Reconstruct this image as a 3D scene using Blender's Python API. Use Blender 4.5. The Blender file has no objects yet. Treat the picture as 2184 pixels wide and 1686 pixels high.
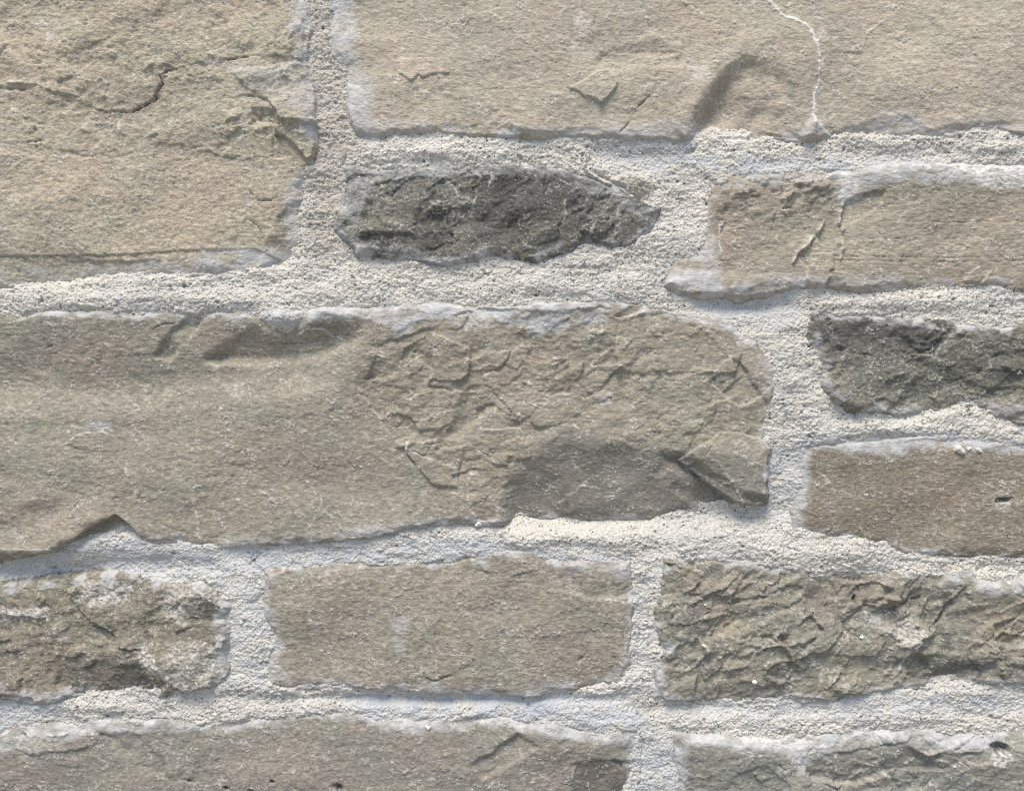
import bpy, math, random
import numpy as np

# ------------------------------------------------------------------ camera, sky, sun, exposure
S = 0.00035                 # metres per wall unit (about a third of a millimetre)
CU, CV, ZC = 1091.5, 843.0, 1.45
sc = bpy.context.scene
COL = sc.collection

cam_d = bpy.data.cameras.new('camera')
cam = bpy.data.objects.new('camera', cam_d); COL.objects.link(cam)
CAM_DIST = 0.62
cam.location = (0, -CAM_DIST, ZC)
cam.rotation_euler = (math.radians(90), 0, 0)
cam_d.sensor_width = 36
cam_d.lens = 36 * CAM_DIST / (2183 * S)
cam_d.clip_start = 0.01
cam_d.clip_end = 2000
sc.camera = cam

SUN_EL, SUN_AZ = math.radians(60), math.radians(-18)     # azimuth measured from the wall's outward normal, to the left
w = bpy.data.worlds.new('World'); sc.world = w; w.use_nodes = True
wn = w.node_tree.nodes; wl = w.node_tree.links
sky = wn.new('ShaderNodeTexSky'); sky.sky_type = 'NISHITA'; sky.sun_disc = False
sky.sun_elevation = SUN_EL
sky.sun_rotation = math.atan2(math.sin(SUN_AZ), -math.cos(SUN_AZ)) % (2 * math.pi)
sky.air_density = 1.0; sky.dust_density = 1.0; sky.ozone_density = 1.0
wl.new(sky.outputs[0], wn['Background'].inputs[0])
wn['Background'].inputs[1].default_value = 0.13

sun_d = bpy.data.lights.new('sun', 'SUN'); sun = bpy.data.objects.new('sun', sun_d); COL.objects.link(sun)
sun_d.energy = 3.0; sun_d.angle = math.radians(26); sun_d.color = (1.0, 0.91, 0.77)
from mathutils import Vector
sdir = Vector((math.sin(SUN_AZ) * math.cos(SUN_EL), -math.cos(SUN_AZ) * math.cos(SUN_EL), math.sin(SUN_EL)))
sun.rotation_euler = (-sdir).to_track_quat('-Z', 'Y').to_euler()
sun.location = sdir * 5 + Vector((0, 0, ZC))

sc.view_settings.view_transform = 'Standard'
sc.view_settings.look = 'None'
sc.view_settings.exposure = 0.50
sc.view_settings.gamma = 1.0
sc.render.engine = 'CYCLES'
sc.cycles.use_denoising = False; sc.cycles.filter_width = 1.0
sc.cycles.max_bounces = 4; sc.cycles.diffuse_bounces = 3; sc.cycles.glossy_bounces = 1

# ------------------------------------------------------------------ noise and distance helpers
F32 = np.float32
_rng = np.random.RandomState(7)
PERM = np.concatenate([_rng.permutation(512)] * 3).astype(np.int32)
_ang = np.linspace(0, 2 * np.pi, 512, endpoint=False)
GX = np.cos(_ang).astype(F32); GY = np.sin(_ang).astype(F32)

def pn(x, y, seed=0):
    xf = np.floor(x); yf = np.floor(y)
    xi = (xf.astype(np.int32) + seed * 37) & 511; yi = (yf.astype(np.int32) + seed * 71) & 511
    fx = (x - xf).astype(F32); fy = (y - yf).astype(F32)
    a0 = PERM[xi]; a1 = PERM[xi + 1]
    h00 = PERM[a0 + yi]; h10 = PERM[a1 + yi]; h01 = PERM[a0 + yi + 1]; h11 = PERM[a1 + yi + 1]
    u = fx * fx * fx * (fx * (fx * 6 - 15) + 10); v = fy * fy * fy * (fy * (fy * 6 - 15) + 10)
    n00 = GX[h00] * fx + GY[h00] * fy
    n10 = GX[h10] * (fx - 1) + GY[h10] * fy
    n01 = GX[h01] * fx + GY[h01] * (fy - 1)
    n11 = GX[h11] * (fx - 1) + GY[h11] * (fy - 1)
    a = n00 + u * (n10 - n00); b = n01 + u * (n11 - n01)
    return (a + v * (b - a)) * F32(1.5)

def fbm(x, y, octv, seed=0, gain=0.5):
    s = 0; a = 1.0; t = 0; f = 1.0
    for i in range(octv):
        s = s + F32(a) * pn(x * f, y * f, seed + i * 5); t += a; a *= gain; f *= 2.03
    return s / F32(t)

def sstep(a, b, x):
    t = np.clip((x - a) / (b - a), 0, 1)
    return t * t * (3 - 2 * t)

def sdpoly(px, py, poly):
    d2 = np.full(px.shape, 1e12, F32); ins = np.zeros(px.shape, bool)
    n = len(poly)
    for i in range(n):
        x0, y0 = poly[i]; x1, y1 = poly[(i + 1) % n]
        ex, ey = x1 - x0, y1 - y0
        wx = px - F32(x0); wy = py - F32(y0)
        t = np.clip((wx * ex + wy * ey) / (ex * ex + ey * ey + 1e-9), 0, 1)
        d2 = np.minimum(d2, (wx - ex * t) ** 2 + (wy - ey * t) ** 2)
        if y0 != y1:
            c = ((y0 > py) != (y1 > py)) & (px < (x1 - x0) * (py - y0) / (y1 - y0) + x0)
            ins ^= c
    d = np.sqrt(d2)
    return np.where(ins, d, -d)

def dline(px, py, pts):
    d2 = np.full(px.shape, 1e12, F32); tt = np.zeros(px.shape, F32)
    n = len(pts) - 1
    for i in range(n):
        x0, y0 = pts[i]; x1, y1 = pts[i + 1]
        ex, ey = x1 - x0, y1 - y0
        wx = px - F32(x0); wy = py - F32(y0)
        t = np.clip((wx * ex + wy * ey) / (ex * ex + ey * ey + 1e-9), 0, 1)
        q = (wx - ex * t) ** 2 + (wy - ey * t) ** 2
        m = q < d2
        d2 = np.where(m, q, d2); tt = np.where(m, (i + t) / n, tt)
    return np.sqrt(d2), tt

TS = 0.3398
TOFF = {1: (0, 0), 2: (720.5, 0), 3: (1445.4, 0), 4: (0, 555.5), 5: (720.5, 555.5), 6: (1445.4, 555.5),
        7: (0, 1112.8), 8: (720.5, 1112.8), 9: (1445.4, 1112.8)}
def T(k, pts):                      # survey tiles of the wall -> wall units
    ox, oy = TOFF[k]
    return [(ox + x * TS, oy + y * TS) for x, y in pts]

# a grid of survey points: fine where the wall is seen close, coarse beyond
STEP = 2.2
def axis(a, b, f0, f1, fine=STEP, coarse=14.0):
    out = []
    if a < f0: out += list(np.arange(a, min(f0, b), coarse))
    lo, hi = max(a, f0), min(b, f1)
    if hi > lo: out += list(np.arange(lo, hi, fine))
    if b > f1: out += list(np.arange(max(f1, a), b + coarse, coarse))
    return np.array(out, F32)

class Patch:
    """relief and stain fields on a rectangle of the wall"""
    def __init__(self, u0, v0, u1, v1, seed):
        self.us = axis(u0, u1, -50, 2233); self.vs = axis(v0, v1, -50, 1736)
        self.U, self.V = np.meshgrid(self.us, self.vs)
        self.H = np.zeros(self.U.shape, F32)
        self.st = np.zeros(self.U.shape + (4,), F32)      # lime film, dark mineral, ochre, white crust and edge highlights
        self.rough = np.ones(self.U.shape, F32)
        self.seed = seed
        U, V = self.U, self.V
        self.WU = U + 7 * fbm(U / 34, V / 34, 2, 11) + 3.2 * fbm(U / 8, V / 8, 2, 12)
        self.WV = V + 7 * fbm(U / 34, V / 34, 2, 13) + 3.2 * fbm(U / 8, V / 8, 2, 14)
    def win(self, pts, m):
        xs = [p[0] for p in pts]; ys = [p[1] for p in pts]
        i0 = np.searchsorted(self.us, min(xs) - m); i1 = np.searchsorted(self.us, max(xs) + m)
        j0 = np.searchsorted(self.vs, min(ys) - m); j1 = np.searchsorted(self.vs, max(ys) + m)
        return (slice(j0, j1), slice(i0, i1))
    def region(self, poly, soft, rag=1.0, grow=0.0):
        w_ = self.win(poly, soft + grow + 20)
        U, V = self.U[w_], self.V[w_]
        if U.size == 0: return w_, None
        x = U + (self.WU[w_] - U) * rag; y = V + (self.WV[w_] - V) * rag
        return w_, sstep(-soft, soft, sdpoly(x, y, poly) + grow)
    def cut(self, poly, h=0., gu=0., gv=0., soft=1.6, rag=1.0, about=None):
        w_, k = self.region(poly, soft, rag)
        if k is None: return
        cx, cy = about or (sum(p[0] for p in poly) / len(poly), sum(p[1] for p in poly) / len(poly))
        U, V = self.U[w_], self.V[w_]
        vary = np.clip(.85 + 1.3 * fbm(U / 75, V / 75, 2, 91), .1, 1.6)
        vary = 1 + (np.maximum(vary, .3) - 1) * (.25 if rag <= .4 else 1.0)
        self.H[w_] += k * (h * vary + gu * (U - cx) + gv * (V - cy))
        if soft < 3 and abs(h) >= 3:          # broken edges paler than the weathered face, with their highlight painted in
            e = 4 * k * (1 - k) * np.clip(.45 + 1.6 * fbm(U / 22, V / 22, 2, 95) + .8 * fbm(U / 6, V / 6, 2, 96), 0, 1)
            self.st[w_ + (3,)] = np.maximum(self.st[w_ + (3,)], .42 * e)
    def roughen(self, poly, f, soft=12):
        w_, k = self.region(poly, soft)
        if k is None: return
        self.rough[w_] = self.rough[w_] * (1 - k) + f * k
    def stain(self, poly, ch, a, soft=8, noise=0.8, scale=14, seed=31):
        grow_small = ch == 0 and max(q[0] for q in poly) - min(q[0] for q in poly) < 90
        w_, k = self.region(poly, soft * 2.0, 1.6, 7.0 if ch == 0 and max(q[0] for q in poly) - min(q[0] for q in poly) + max(q[1] for q in poly) - min(q[1] for q in poly) > 120 else 6.0 if ch == 3 else 2.0 if ch == 0 else 0.0)
        if k is None: return
        U, V = self.U[w_], self.V[w_]
        n = fbm(U / (scale * 1.5), V / (scale * 1.2), 3, seed, 0.6); nf = fbm(U / 8, V / 5, 2, seed + 7, .7)
        if soft <= 5 and grow_small: a *= .9; noise = max(noise, .9)
        v = np.clip(k * (1.05 + noise * .5 * nf) + (1.5 * n + .9 * nf) * noise * k * (1.6 - k) - noise * .18, 0, 1) * a
        if ch == 3: v = np.minimum(v * 1.25, 1) * np.clip(.72 + 2.0 * fbm(U / 9, V / 6, 2, seed + 3, .7), 0, 1)
        if ch == 0: v = v * np.clip(.8 + 1.5 * fbm(U / 48, V / 38, 3, seed + 4), .15, 1)
        self.st[w_ + (ch,)] = np.maximum(self.st[w_ + (ch,)], v)
    def line(self, pts, wd, h, ch=None, a=1.0, rag=1.0, taper=True):
        w_ = self.win(pts, wd * 4 + 14)
        U, V = self.U[w_], self.V[w_]
        if U.size == 0: return
        x = U + (self.WU[w_] - U) * rag; y = V + (self.WV[w_] - V) * rag
        d, t = dline(x, y, pts)
        n = pn(U / 9, V / 9, 41)
        ww = wd * (1 + 0.7 * n) * (np.sqrt(np.clip(4 * t * (1 - t), 0.12, 1)) if taper else 1)
        k = np.exp(-(d / np.maximum(ww, .4)) ** 2)
        k = k * np.clip(.75 + 1.5 * fbm(U / 26, V / 26, 2, 45), .1, 1)
        self.H[w_] += h * k * (.8 if h < -3 else 1)
        if ch is not None:
            self.st[w_ + (ch,)] = np.maximum(self.st[w_ + (ch,)], 1.0 * a * np.clip(k * (.9 + n + 1.3 * fbm(U / 6, V / 5, 2, 43)), 0, 1))
    def ledge(self, pts, h):
        self.line([(x - 3.5, y - 2.5) for x, y in pts], 4.5, h * .7, rag=1.0)
        self.line(pts, 2.4, -h * .6, rag=1.0)
    def flakes(self, zone, n, size, h, seed):
        """small split-off faces with crisp edges, scattered over a zone"""
        r = random.Random(seed)
        xs = [q[0] for q in zone]; ys = [q[1] for q in zone]
        for _ in range(n):
            x, y = r.uniform(min(xs), max(xs)), r.uniform(min(ys), max(ys))
            if sdpoly(np.array([x], F32), np.array([y], F32), zone)[0] < 4: continue
            sz = size * r.uniform(.45, 1.5); m = r.randint(5, 8); ph = r.uniform(0, 6)
            an = r.uniform(-.9, .1); ca, sa = math.cos(an), math.sin(an); pl = []
            for i in range(m):
                t = ph + 6.283 * i / m + r.uniform(-.3, .3); rad = sz * r.uniform(.55, 1.15)
                a, b = rad * math.cos(t), rad * .5 * math.sin(t)
                pl.append((x + a * ca - b * sa, y + a * sa + b * ca))
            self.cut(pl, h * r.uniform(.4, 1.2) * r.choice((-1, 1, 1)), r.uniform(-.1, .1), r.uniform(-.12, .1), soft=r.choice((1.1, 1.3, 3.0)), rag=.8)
    def bump(self, x, y, rx, ry, h, ang=0.0, p=2):
        r = max(rx, ry)
        w_ = self.win([(x, y)], r * 3)
        U, V = self.U[w_], self.V[w_]
        if U.size == 0: return
        c, s = math.cos(ang), math.sin(ang)
        a = ((U - x) * c + (V - y) * s) / rx; b = (-(U - x) * s + (V - y) * c) / ry
        self.H[w_] += h * np.exp(-(a * a + b * b) ** (p / 2))

def terrace(n, k, edge=0.75):
    t = n * k; f = np.floor(t)
    return (f + sstep(edge, 1.0, t - f)) / k

def knap(x, y, seed):
    """hewn relief: small tilted faces meeting in creases"""
    xi = np.floor(x); yi = np.floor(y); best = np.full(x.shape, -9., F32)
    for dx in (-1, 0, 1):
        for dy in (-1, 0, 1):
            cx = xi + dx; cy = yi + dy
            a = PERM[((cx.astype(np.int32) + seed * 13) & 511)]; h1 = PERM[a + ((cy.astype(np.int32) + seed * 29) & 511)]
            h2 = PERM[h1 + 101]; h3 = PERM[h1 + 257]; h4 = PERM[h2 + 77]; h5 = PERM[h3 + 33]
            ex = x - cx - (h1 / 512.).astype(F32); ey = y - cy - (h2 / 512.).astype(F32)
            v = (h3 / 512. - .5) * .5 + ((h4 / 256.) - 1) * .55 * ex + ((h5 / 256.) - 1) * .75 * ey - .55 * (ex * ex + ey * ey)
            best = np.maximum(best, v.astype(F32))
    return best

def build_mesh(name, P, keep, back=0.05):
    """one mesh from the kept cells of a patch, with sides that run back into the wall"""
    ny, nx = P.U.shape
    cells = keep[:-1, :-1] & keep[1:, :-1] & keep[:-1, 1:] & keep[1:, 1:]
    used = np.zeros((ny, nx), bool)
    used[:-1, :-1] |= cells; used[1:, :-1] |= cells; used[:-1, 1:] |= cells; used[1:, 1:] |= cells
    idx = np.full((ny, nx), -1, np.int64); n = int(used.sum()); idx[used] = np.arange(n)
    co = np.stack([(P.U[used] - CU) * S, -P.H[used] * S, ZC - (P.V[used] - CV) * S], 1)
    a = idx[:-1, :-1][cells]; b = idx[1:, :-1][cells]; c = idx[1:, 1:][cells]; d = idx[:-1, 1:][cells]
    quads = np.stack([a, b, c, d], 1)
    pad = np.zeros((ny + 1, nx + 1), bool); pad[1:-1, 1:-1] = cells
    core = pad[1:-1, 1:-1]
    I = lambda j, i: idx[j, i]
    jj, ii = np.nonzero(core & ~pad[:-2, 1:-1]); e = [np.stack([I(jj, ii), I(jj, ii + 1)], 1)]
    jj, ii = np.nonzero(core & ~pad[2:, 1:-1]);  e.append(np.stack([I(jj + 1, ii + 1), I(jj + 1, ii)], 1))
    jj, ii = np.nonzero(core & ~pad[1:-1, :-2]); e.append(np.stack([I(jj + 1, ii), I(jj, ii)], 1))
    jj, ii = np.nonzero(core & ~pad[1:-1, 2:]);  e.append(np.stack([I(jj, ii + 1), I(jj + 1, ii + 1)], 1))
    e = np.concatenate(e)
    bv = np.unique(e); m = {}
    remap = np.full(n, -1, np.int64); remap[bv] = n + np.arange(len(bv))
    bco = co[bv].copy(); bco[:, 1] = back
    skirt = np.stack([e[:, 0], e[:, 1], remap[e[:, 1]], remap[e[:, 0]]], 1)
    co = np.concatenate([co, bco]); quads = np.concatenate([quads, skirt])
    st = np.concatenate([P.st[used], P.st[used][bv]])
    me = bpy.data.meshes.new(name)
    me.vertices.add(len(co)); me.vertices.foreach_set('co', co.astype(F32).ravel())
    me.loops.add(quads.size); me.loops.foreach_set('vertex_index', quads.astype(np.int32).ravel())
    me.polygons.add(len(quads)); me.polygons.foreach_set('loop_start', np.arange(0, quads.size, 4, dtype=np.int32))
    me.polygons.foreach_set('use_smooth', np.ones(len(quads), bool))
    at = me.attributes.new('stain', 'FLOAT_COLOR', 'POINT'); at.data.foreach_set('color', st.astype(F32).ravel())
    me.update(); me.validate()
    return me

# ------------------------------------------------------------------ materials
def nd(nt, t, **kw):
    n = nt.nodes.new(t)
    for k, v in kw.items(): setattr(n, k, v)
    return n
def mixc(nt, fac, a, b, mode='MIX'):
    m = nd(nt, 'ShaderNodeMix', data_type='RGBA', blend_type=mode)
    for sock, v in ((m.inputs[0], fac), (m.inputs[6], a), (m.inputs[7], b)):
        if hasattr(v, 'links') or hasattr(v, 'is_linked'): nt.links.new(v, sock)
        elif isinstance(v, (int, float)): sock.default_value = v
        else: sock.default_value = (*v, 1)
    return m.outputs[2]
def noise_node(nt, vec, scale, detail=4, rough=0.6, dist=0.0):
    n = nd(nt, 'ShaderNodeTexNoise'); n.inputs['Scale'].default_value = scale
    n.inputs['Detail'].default_value = detail; n.inputs['Roughness'].default_value = rough
    n.inputs['Distortion'].default_value = dist
    nt.links.new(vec, n.inputs['Vector']); return n.outputs[0]
def ramp(nt, v, lo, hi, a=0.0, b=1.0):
    m = nd(nt, 'ShaderNodeMapRange'); m.inputs[1].default_value = lo; m.inputs[2].default_value = hi
    m.inputs[3].default_value = a; m.inputs[4].default_value = b
    nt.links.new(v, m.inputs[0]); return m.outputs[0]
def coords(nt, off, stretch=(1, 1, 1), rot=0.0):
    tc = nd(nt, 'ShaderNodeTexCoord'); mp = nd(nt, 'ShaderNodeMapping')
    mp.inputs['Location'].default_value = off; mp.inputs['Scale'].default_value = stretch
    mp.inputs['Rotation'].default_value = (0, rot, 0)
    nt.links.new(tc.outputs['Object'], mp.inputs['Vector']); return mp.outputs[0]

LIME = (0.45, 0.452, 0.462); CRUST_AND_HIGHLIGHT = (0.70, 0.67, 0.62)
def stone_material(name, ca, cb, cc, dark, seed, ochre=(0.32, 0.28, 0.205), grain=1.0, size=1.0, draw=0.6):
    m = bpy.data.materials.new(name); m.use_nodes = True; nt = m.node_tree
    b = nt.nodes['Principled BSDF']
    v = coords(nt, (seed * 3.1, seed * 1.7, seed * 2.3)); vs = coords(nt, (seed * 1.3, 0, seed), (draw, 1, 1.1), ((seed * 7) % 11 - 3) * 0.05)
    at = nd(nt, 'ShaderNodeAttribute', attribute_name='stain')
    sep = nd(nt, 'ShaderNodeSeparateColor'); nt.links.new(at.outputs['Color'], sep.inputs[0])
    n1 = ramp(nt, noise_node(nt, v, 11, 4, 0.55, 0.6), 0.36, 0.64)
    col = mixc(nt, n1, ca, cb)
    n2 = ramp(nt, noise_node(nt, vs, 34, 4, 0.55, 0.6), 0.5, 0.8, 0, 0.5)
    col = mixc(nt, n2, col, cc)
    hue = mixc(nt, ramp(nt, noise_node(nt, v, 17, 4, 0.6, 0.4), 0.36, 0.64), (1.035, 0.985, 0.97), (0.97, 1.0, 0.975))
    col = mixc(nt, 1.0, col, hue, 'MULTIPLY')
    # grains of the rock: paler and darker flecks drawn out along the bedding
    n3 = ramp(nt, noise_node(nt, vs, 430 * size, 3, 0.7), 0.28, 0.72, 1 - 0.45 * grain, 1 + 0.45 * grain)
    col = mixc(nt, 1.0, col, n3, 'MULTIPLY')
    n4 = ramp(nt, noise_node(nt, vs, 520 * size, 3, 0.6), 0.57, 0.68, 0, 0.7 * grain)
    col = mixc(nt, n4, col, (0.56, 0.51, 0.43))
    col = mixc(nt, sep.outputs['Blue'], col, ochre)
    col = mixc(nt, sep.outputs['Green'], col, dark)
    lime = mixc(nt, ramp(nt, noise_node(nt, v, 120, 4, 0.6), 0.35, 0.65), LIME, (0.58, 0.575, 0.565))
    col = mixc(nt, sep.outputs['Red'], col, lime)
    col = mixc(nt, at.outputs['Alpha'], col, CRUST_AND_HIGHLIGHT)
    nt.links.new(col, b.inputs['Base Color'])
    b.inputs['Roughness'].default_value = 0.86; b.inputs['Specular IOR Level'].default_value = 0.25
    bp = nd(nt, 'ShaderNodeBump'); bp.inputs['Strength'].default_value = min(1.0, 0.95 * grain); bp.inputs['Distance'].default_value = 0.0016 / size
    nt.links.new(noise_node(nt, vs, 560 * size, 4, 0.75), bp.inputs['Height']); nt.links.new(bp.outputs[0], b.inputs['Normal'])
    return m

def mortar_material():
    m = bpy.data.materials.new('sandy lime mortar'); m.use_nodes = True; nt = m.node_tree
    b = nt.nodes['Principled BSDF']
    v = coords(nt, (0, 0, 0))
    at = nd(nt, 'ShaderNodeAttribute', attribute_name='stain')
    sep = nd(nt, 'ShaderNodeSeparateColor'); nt.links.new(at.outputs['Color'], sep.inputs[0])
    col = mixc(nt, ramp(nt, noise_node(nt, v, 16, 4, 0.6), 0.35, 0.65), (0.675, 0.64, 0.572), (0.57, 0.557, 0.522))
    n3 = ramp(nt, noise_node(nt, v, 420, 3, 0.65), 0.30, 0.70, 0.82, 1.14)
    col = mixc(nt, 1.0, col, n3, 'MULTIPLY')
    dirt = ramp(nt, noise_node(nt, v, 34, 5, 0.65, 0.5), 0.55, 0.75, 0, 0.55)
    col = mixc(nt, dirt, col, (0.47, 0.445, 0.40))
    # single sand grains: brown-grey, a few black, a few rust
    vo = nd(nt, 'ShaderNodeTexVoronoi'); vo.inputs['Scale'].default_value = 480; nt.links.new(v, vo.inputs['Vector'])
    vs = nd(nt, 'ShaderNodeSeparateColor'); nt.links.new(vo.outputs['Color'], vs.inputs[0])
    g1 = nd(nt, 'ShaderNodeMath', operation='MULTIPLY')
    nt.links.new(ramp(nt, vs.outputs['Red'], 0.80, 0.84), g1.inputs[0]); nt.links.new(ramp(nt, vo.outputs['Distance'], 0.50, 0.30), g1.inputs[1])
    gcol = mixc(nt, ramp(nt, vs.outputs['Green'], 0.2, 0.9), (0.18, 0.165, 0.15), (0.68, 0.63, 0.54))
    col = mixc(nt, g1.outputs[0], col, gcol)
    lime = mixc(nt, ramp(nt, noise_node(nt, v, 90, 4, 0.6), 0.35, 0.65), (0.43, 0.465, 0.515), (0.57, 0.585, 0.60))  # bluish film colour that also carries the shade of the joints
    col = mixc(nt, sep.outputs['Red'], col, lime)
    col = mixc(nt, sep.outputs['Green'], col, (0.045, 0.04, 0.036))
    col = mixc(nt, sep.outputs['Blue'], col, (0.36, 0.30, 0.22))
    nt.links.new(col, b.inputs['Base Color'])
    b.inputs['Roughness'].default_value = 0.92; b.inputs['Specular IOR Level'].default_value = 0.2
    bp = nd(nt, 'ShaderNodeBump'); bp.inputs['Strength'].default_value = 0.9; bp.inputs['Distance'].default_value = 0.0016
    vg = nd(nt, 'ShaderNodeTexVoronoi'); vg.inputs['Scale'].default_value = 520; nt.links.new(v, vg.inputs['Vector'])
    gh = nd(nt, 'ShaderNodeMath', operation='SUBTRACT')
    nt.links.new(noise_node(nt, v, 520, 4, 0.72), gh.inputs[0]); nt.links.new(ramp(nt, vg.outputs['Distance'], 0, 1, 0, 0.7), gh.inputs[1])
    nt.links.new(gh.outputs[0], bp.inputs['Height']); nt.links.new(bp.outputs[0], b.inputs['Normal'])
    return m

def plain_material(name, a, bcol, scale):
    m = bpy.data.materials.new(name); m.use_nodes = True; nt = m.node_tree
    b = nt.nodes['Principled BSDF']; v = coords(nt, (0, 0, 0))
    nt.links.new(mixc(nt, ramp(nt, noise_node(nt, v, scale, 5), 0.35, 0.65), a, bcol), b.inputs['Base Color'])
    b.inputs['Roughness'].default_value = 0.9
    return m

# ------------------------------------------------------------------ outlines of the stones
OUT = {}
OUT['tan'] = [(-420, -320), (640, -320), (648, 0), (664, 60), (650, 130), (668, 190), (670, 290), (664, 340), (654, 375), (650, 430), (647, 495),
              (638, 550), (622, 574), (544, 579), (489, 588), (367, 591), (258, 595), (170, 606), (41, 618), (0, 628), (-200, 640), (-420, 640)]
OUT['long'] = [(700, -320), (703, 0), (706, 60), (713, 119), (742, 155), (745, 200), (748, 250), (765, 285), (833, 285), (917, 280), (1033, 289),
               (1162, 292), (1298, 290), (1400, 294), (1489, 299), (1520, 290), (1608, 298), (1666, 296), (1712, 305), (1740, 302), (1764, 292), (1819, 288),
               (1870, 295), (1975, 298), (2040, 290), (2091, 275), (2125, 272), (2183, 288), (2350, 290), (2650, 280), (2650, -320)]
OUT['dark'] = [(734, 355), (802, 353), (867, 357), (1026, 356), (1208, 358), (1256, 370), (1312, 396), (1370, 428), (1404, 446), (1397, 476),
               (1383, 500), (1335, 530), (1290, 528), (1250, 522), (1223, 533), (1142, 557), (1087, 554), (1057, 538), (1006, 557), (958, 565), (907, 557),
               (833, 545), (765, 540), (741, 512), (720, 489), (722, 462), (737, 408)]
OUT['ridged'] = [(1420, 605), (1432, 572), (1450, 556), (1490, 550), (1503, 503), (1513, 459), (1520, 408), (1530, 385), (1560, 378), (1635, 372),
                 (1673, 366), (1751, 370), (1840, 362), (1938, 354), (2029, 358), (2183, 352), (2400, 350), (2400, 625), (2183, 618), (2084, 613), (2023, 617),
                 (1904, 620), (1805, 620), (1758, 613), (1693, 611), (1666, 618), (1618, 626), (1571, 630), (1547, 623), (1489, 625), (1445, 620)]
OUT['big'] = [(-300, 672), (0, 671), (68, 671), (136, 666), (217, 663), (306, 668), (425, 666), (476, 664), (544, 669), (561, 681), (584, 691), (612, 693),
              (639, 685), (659, 668), (680, 659), (738, 661), (782, 666), (822, 654), (877, 648), (952, 654), (1013, 657), (1060, 656), (1121, 659),
              (1142, 651), (1257, 646), (1298, 647), (1370, 646), (1380, 660), (1458, 668), (1486, 676), (1547, 685), (1564, 702), (1601, 722), (1622, 742),
              (1635, 766), (1649, 793), (1652, 821), (1649, 855), (1642, 882), (1635, 916), (1630, 940), (1639, 956), (1632, 980), (1624, 997), (1627, 1031),
              (1631, 1065), (1612, 1080), (1580, 1086), (1513, 1099), (1417, 1103), (1349, 1113), (1264, 1116), (1196, 1113), (1121, 1116), (1047, 1120),
              (999, 1113), (924, 1120), (856, 1127), (812, 1137), (714, 1150), (646, 1157), (544, 1157), (476, 1164), (425, 1169), (374, 1157), (313, 1152),
              (262, 1142), (204, 1156), (140, 1176), (68, 1188), (20, 1194), (-300, 1198)]
OUT['charcoal'] = [(1737, 668), (1785, 668), (1866, 671), (1934, 681), (2023, 685), (2057, 695), (2125, 705), (2183, 695), (2560, 690), (2560, 905), (2183, 905),
                   (2152, 895), (2111, 882), (2074, 868), (2050, 865), (2023, 875), (2002, 889), (1938, 892), (1907, 890), (1880, 880), (1853, 872), (1815, 875),
                   (1805, 865), (1771, 844), (1754, 821), (1754, 793), (1744, 759), (1724, 739), (1730, 691)]
OUT['brown'] = [(1710, 946), (1751, 943), (1802, 936), (1873, 943), (1962, 929), (2006, 936), (2077, 933), (2183, 943), (2330, 940), (2330, 1186), (2183, 1186),
                (2091, 1184), (1989, 1181), (1928, 1177), (1887, 1164), (1836, 1155), (1785, 1145), (1734, 1140), (1690, 1126), (1696, 1090), (1703, 1065),
                (1707, 1031), (1710, 997)]
OUT['mottled'] = [(-200, 1249), (0, 1249), (51, 1249), (95, 1239), (170, 1232), (221, 1228), (265, 1232), (306, 1239), (340, 1245), (391, 1249), (425, 1244), (452, 1266),
                  (486, 1293), (476, 1317), (486, 1351), (483, 1385), (489, 1419), (476, 1449), (408, 1473), (360, 1483), (306, 1476), (238, 1478), (163, 1480),
                  (129, 1490), (85, 1497), (41, 1490), (0, 1483), (-200, 1485)]
OUT['middle'] = [(571, 1218), (635, 1208), (720, 1205), (805, 1199), (924, 1193), (992, 1189), (1033, 1182), (1077, 1176), (1121, 1179), (1162, 1191),
                 (1220, 1194), (1298, 1196), (1342, 1198), (1346, 1249), (1346, 1317), (1342, 1385), (1342, 1439), (1325, 1466), (1264, 1470), (1213, 1476),
                 (1128, 1480), (1043, 1477), (958, 1476), (890, 1470), (805, 1473), (754, 1463), (725, 1456), (680, 1466), (629, 1470), (578, 1466), (568, 1440),
                 (575, 1410), (588, 1385), (591, 1357), (574, 1317), (564, 1283), (564, 1249)]
OUT['rugged'] = [(1420, 1186), (1445, 1189), (1533, 1194), (1615, 1198), (1683, 1211), (1751, 1215), (1819, 1215), (1870, 1218), (1955, 1223), (2023, 1225), (2067, 1217),
                 (2084, 1235), (2111, 1249), (2138, 1242), (2183, 1244), (2480, 1240), (2480, 1470), (2183, 1466), (2067, 1460), (1989, 1470), (1870, 1474),
                 (1802, 1493), (1751, 1497), (1666, 1490), (1574, 1503), (1513, 1503), (1445, 1490), (1397, 1487), (1400, 1436), (1422, 1385), (1402, 1334),
                 (1404, 1303), (1414, 1249)]
OUT['lower'] = [(-520, 1560), (0, 1570), (31, 1554), (112, 1541), (163, 1548), (190, 1537), (306, 1537), (374, 1531), (442, 1546), (510, 1534), (578, 1524), (738, 1515),
                (805, 1528), (873, 1538), (958, 1534), (1026, 1524), (1087, 1526), (1121, 1536), (1196, 1548), (1237, 1560), (1291, 1565), (1315, 1556),
                (1353, 1565), (1353, 1605), (1349, 1686), (1345, 1950), (-520, 1950)]
OUT['grey'] = [(1441, 1565), (1513, 1570), (1598, 1578), (1649, 1578), (1751, 1562), (1836, 1556), (1955, 1554), (2074, 1559), (2114, 1566), (2142, 1560), (2183, 1564),
               (2620, 1560), (2620, 1950), (1445, 1950), (1443, 1686)]

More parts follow.
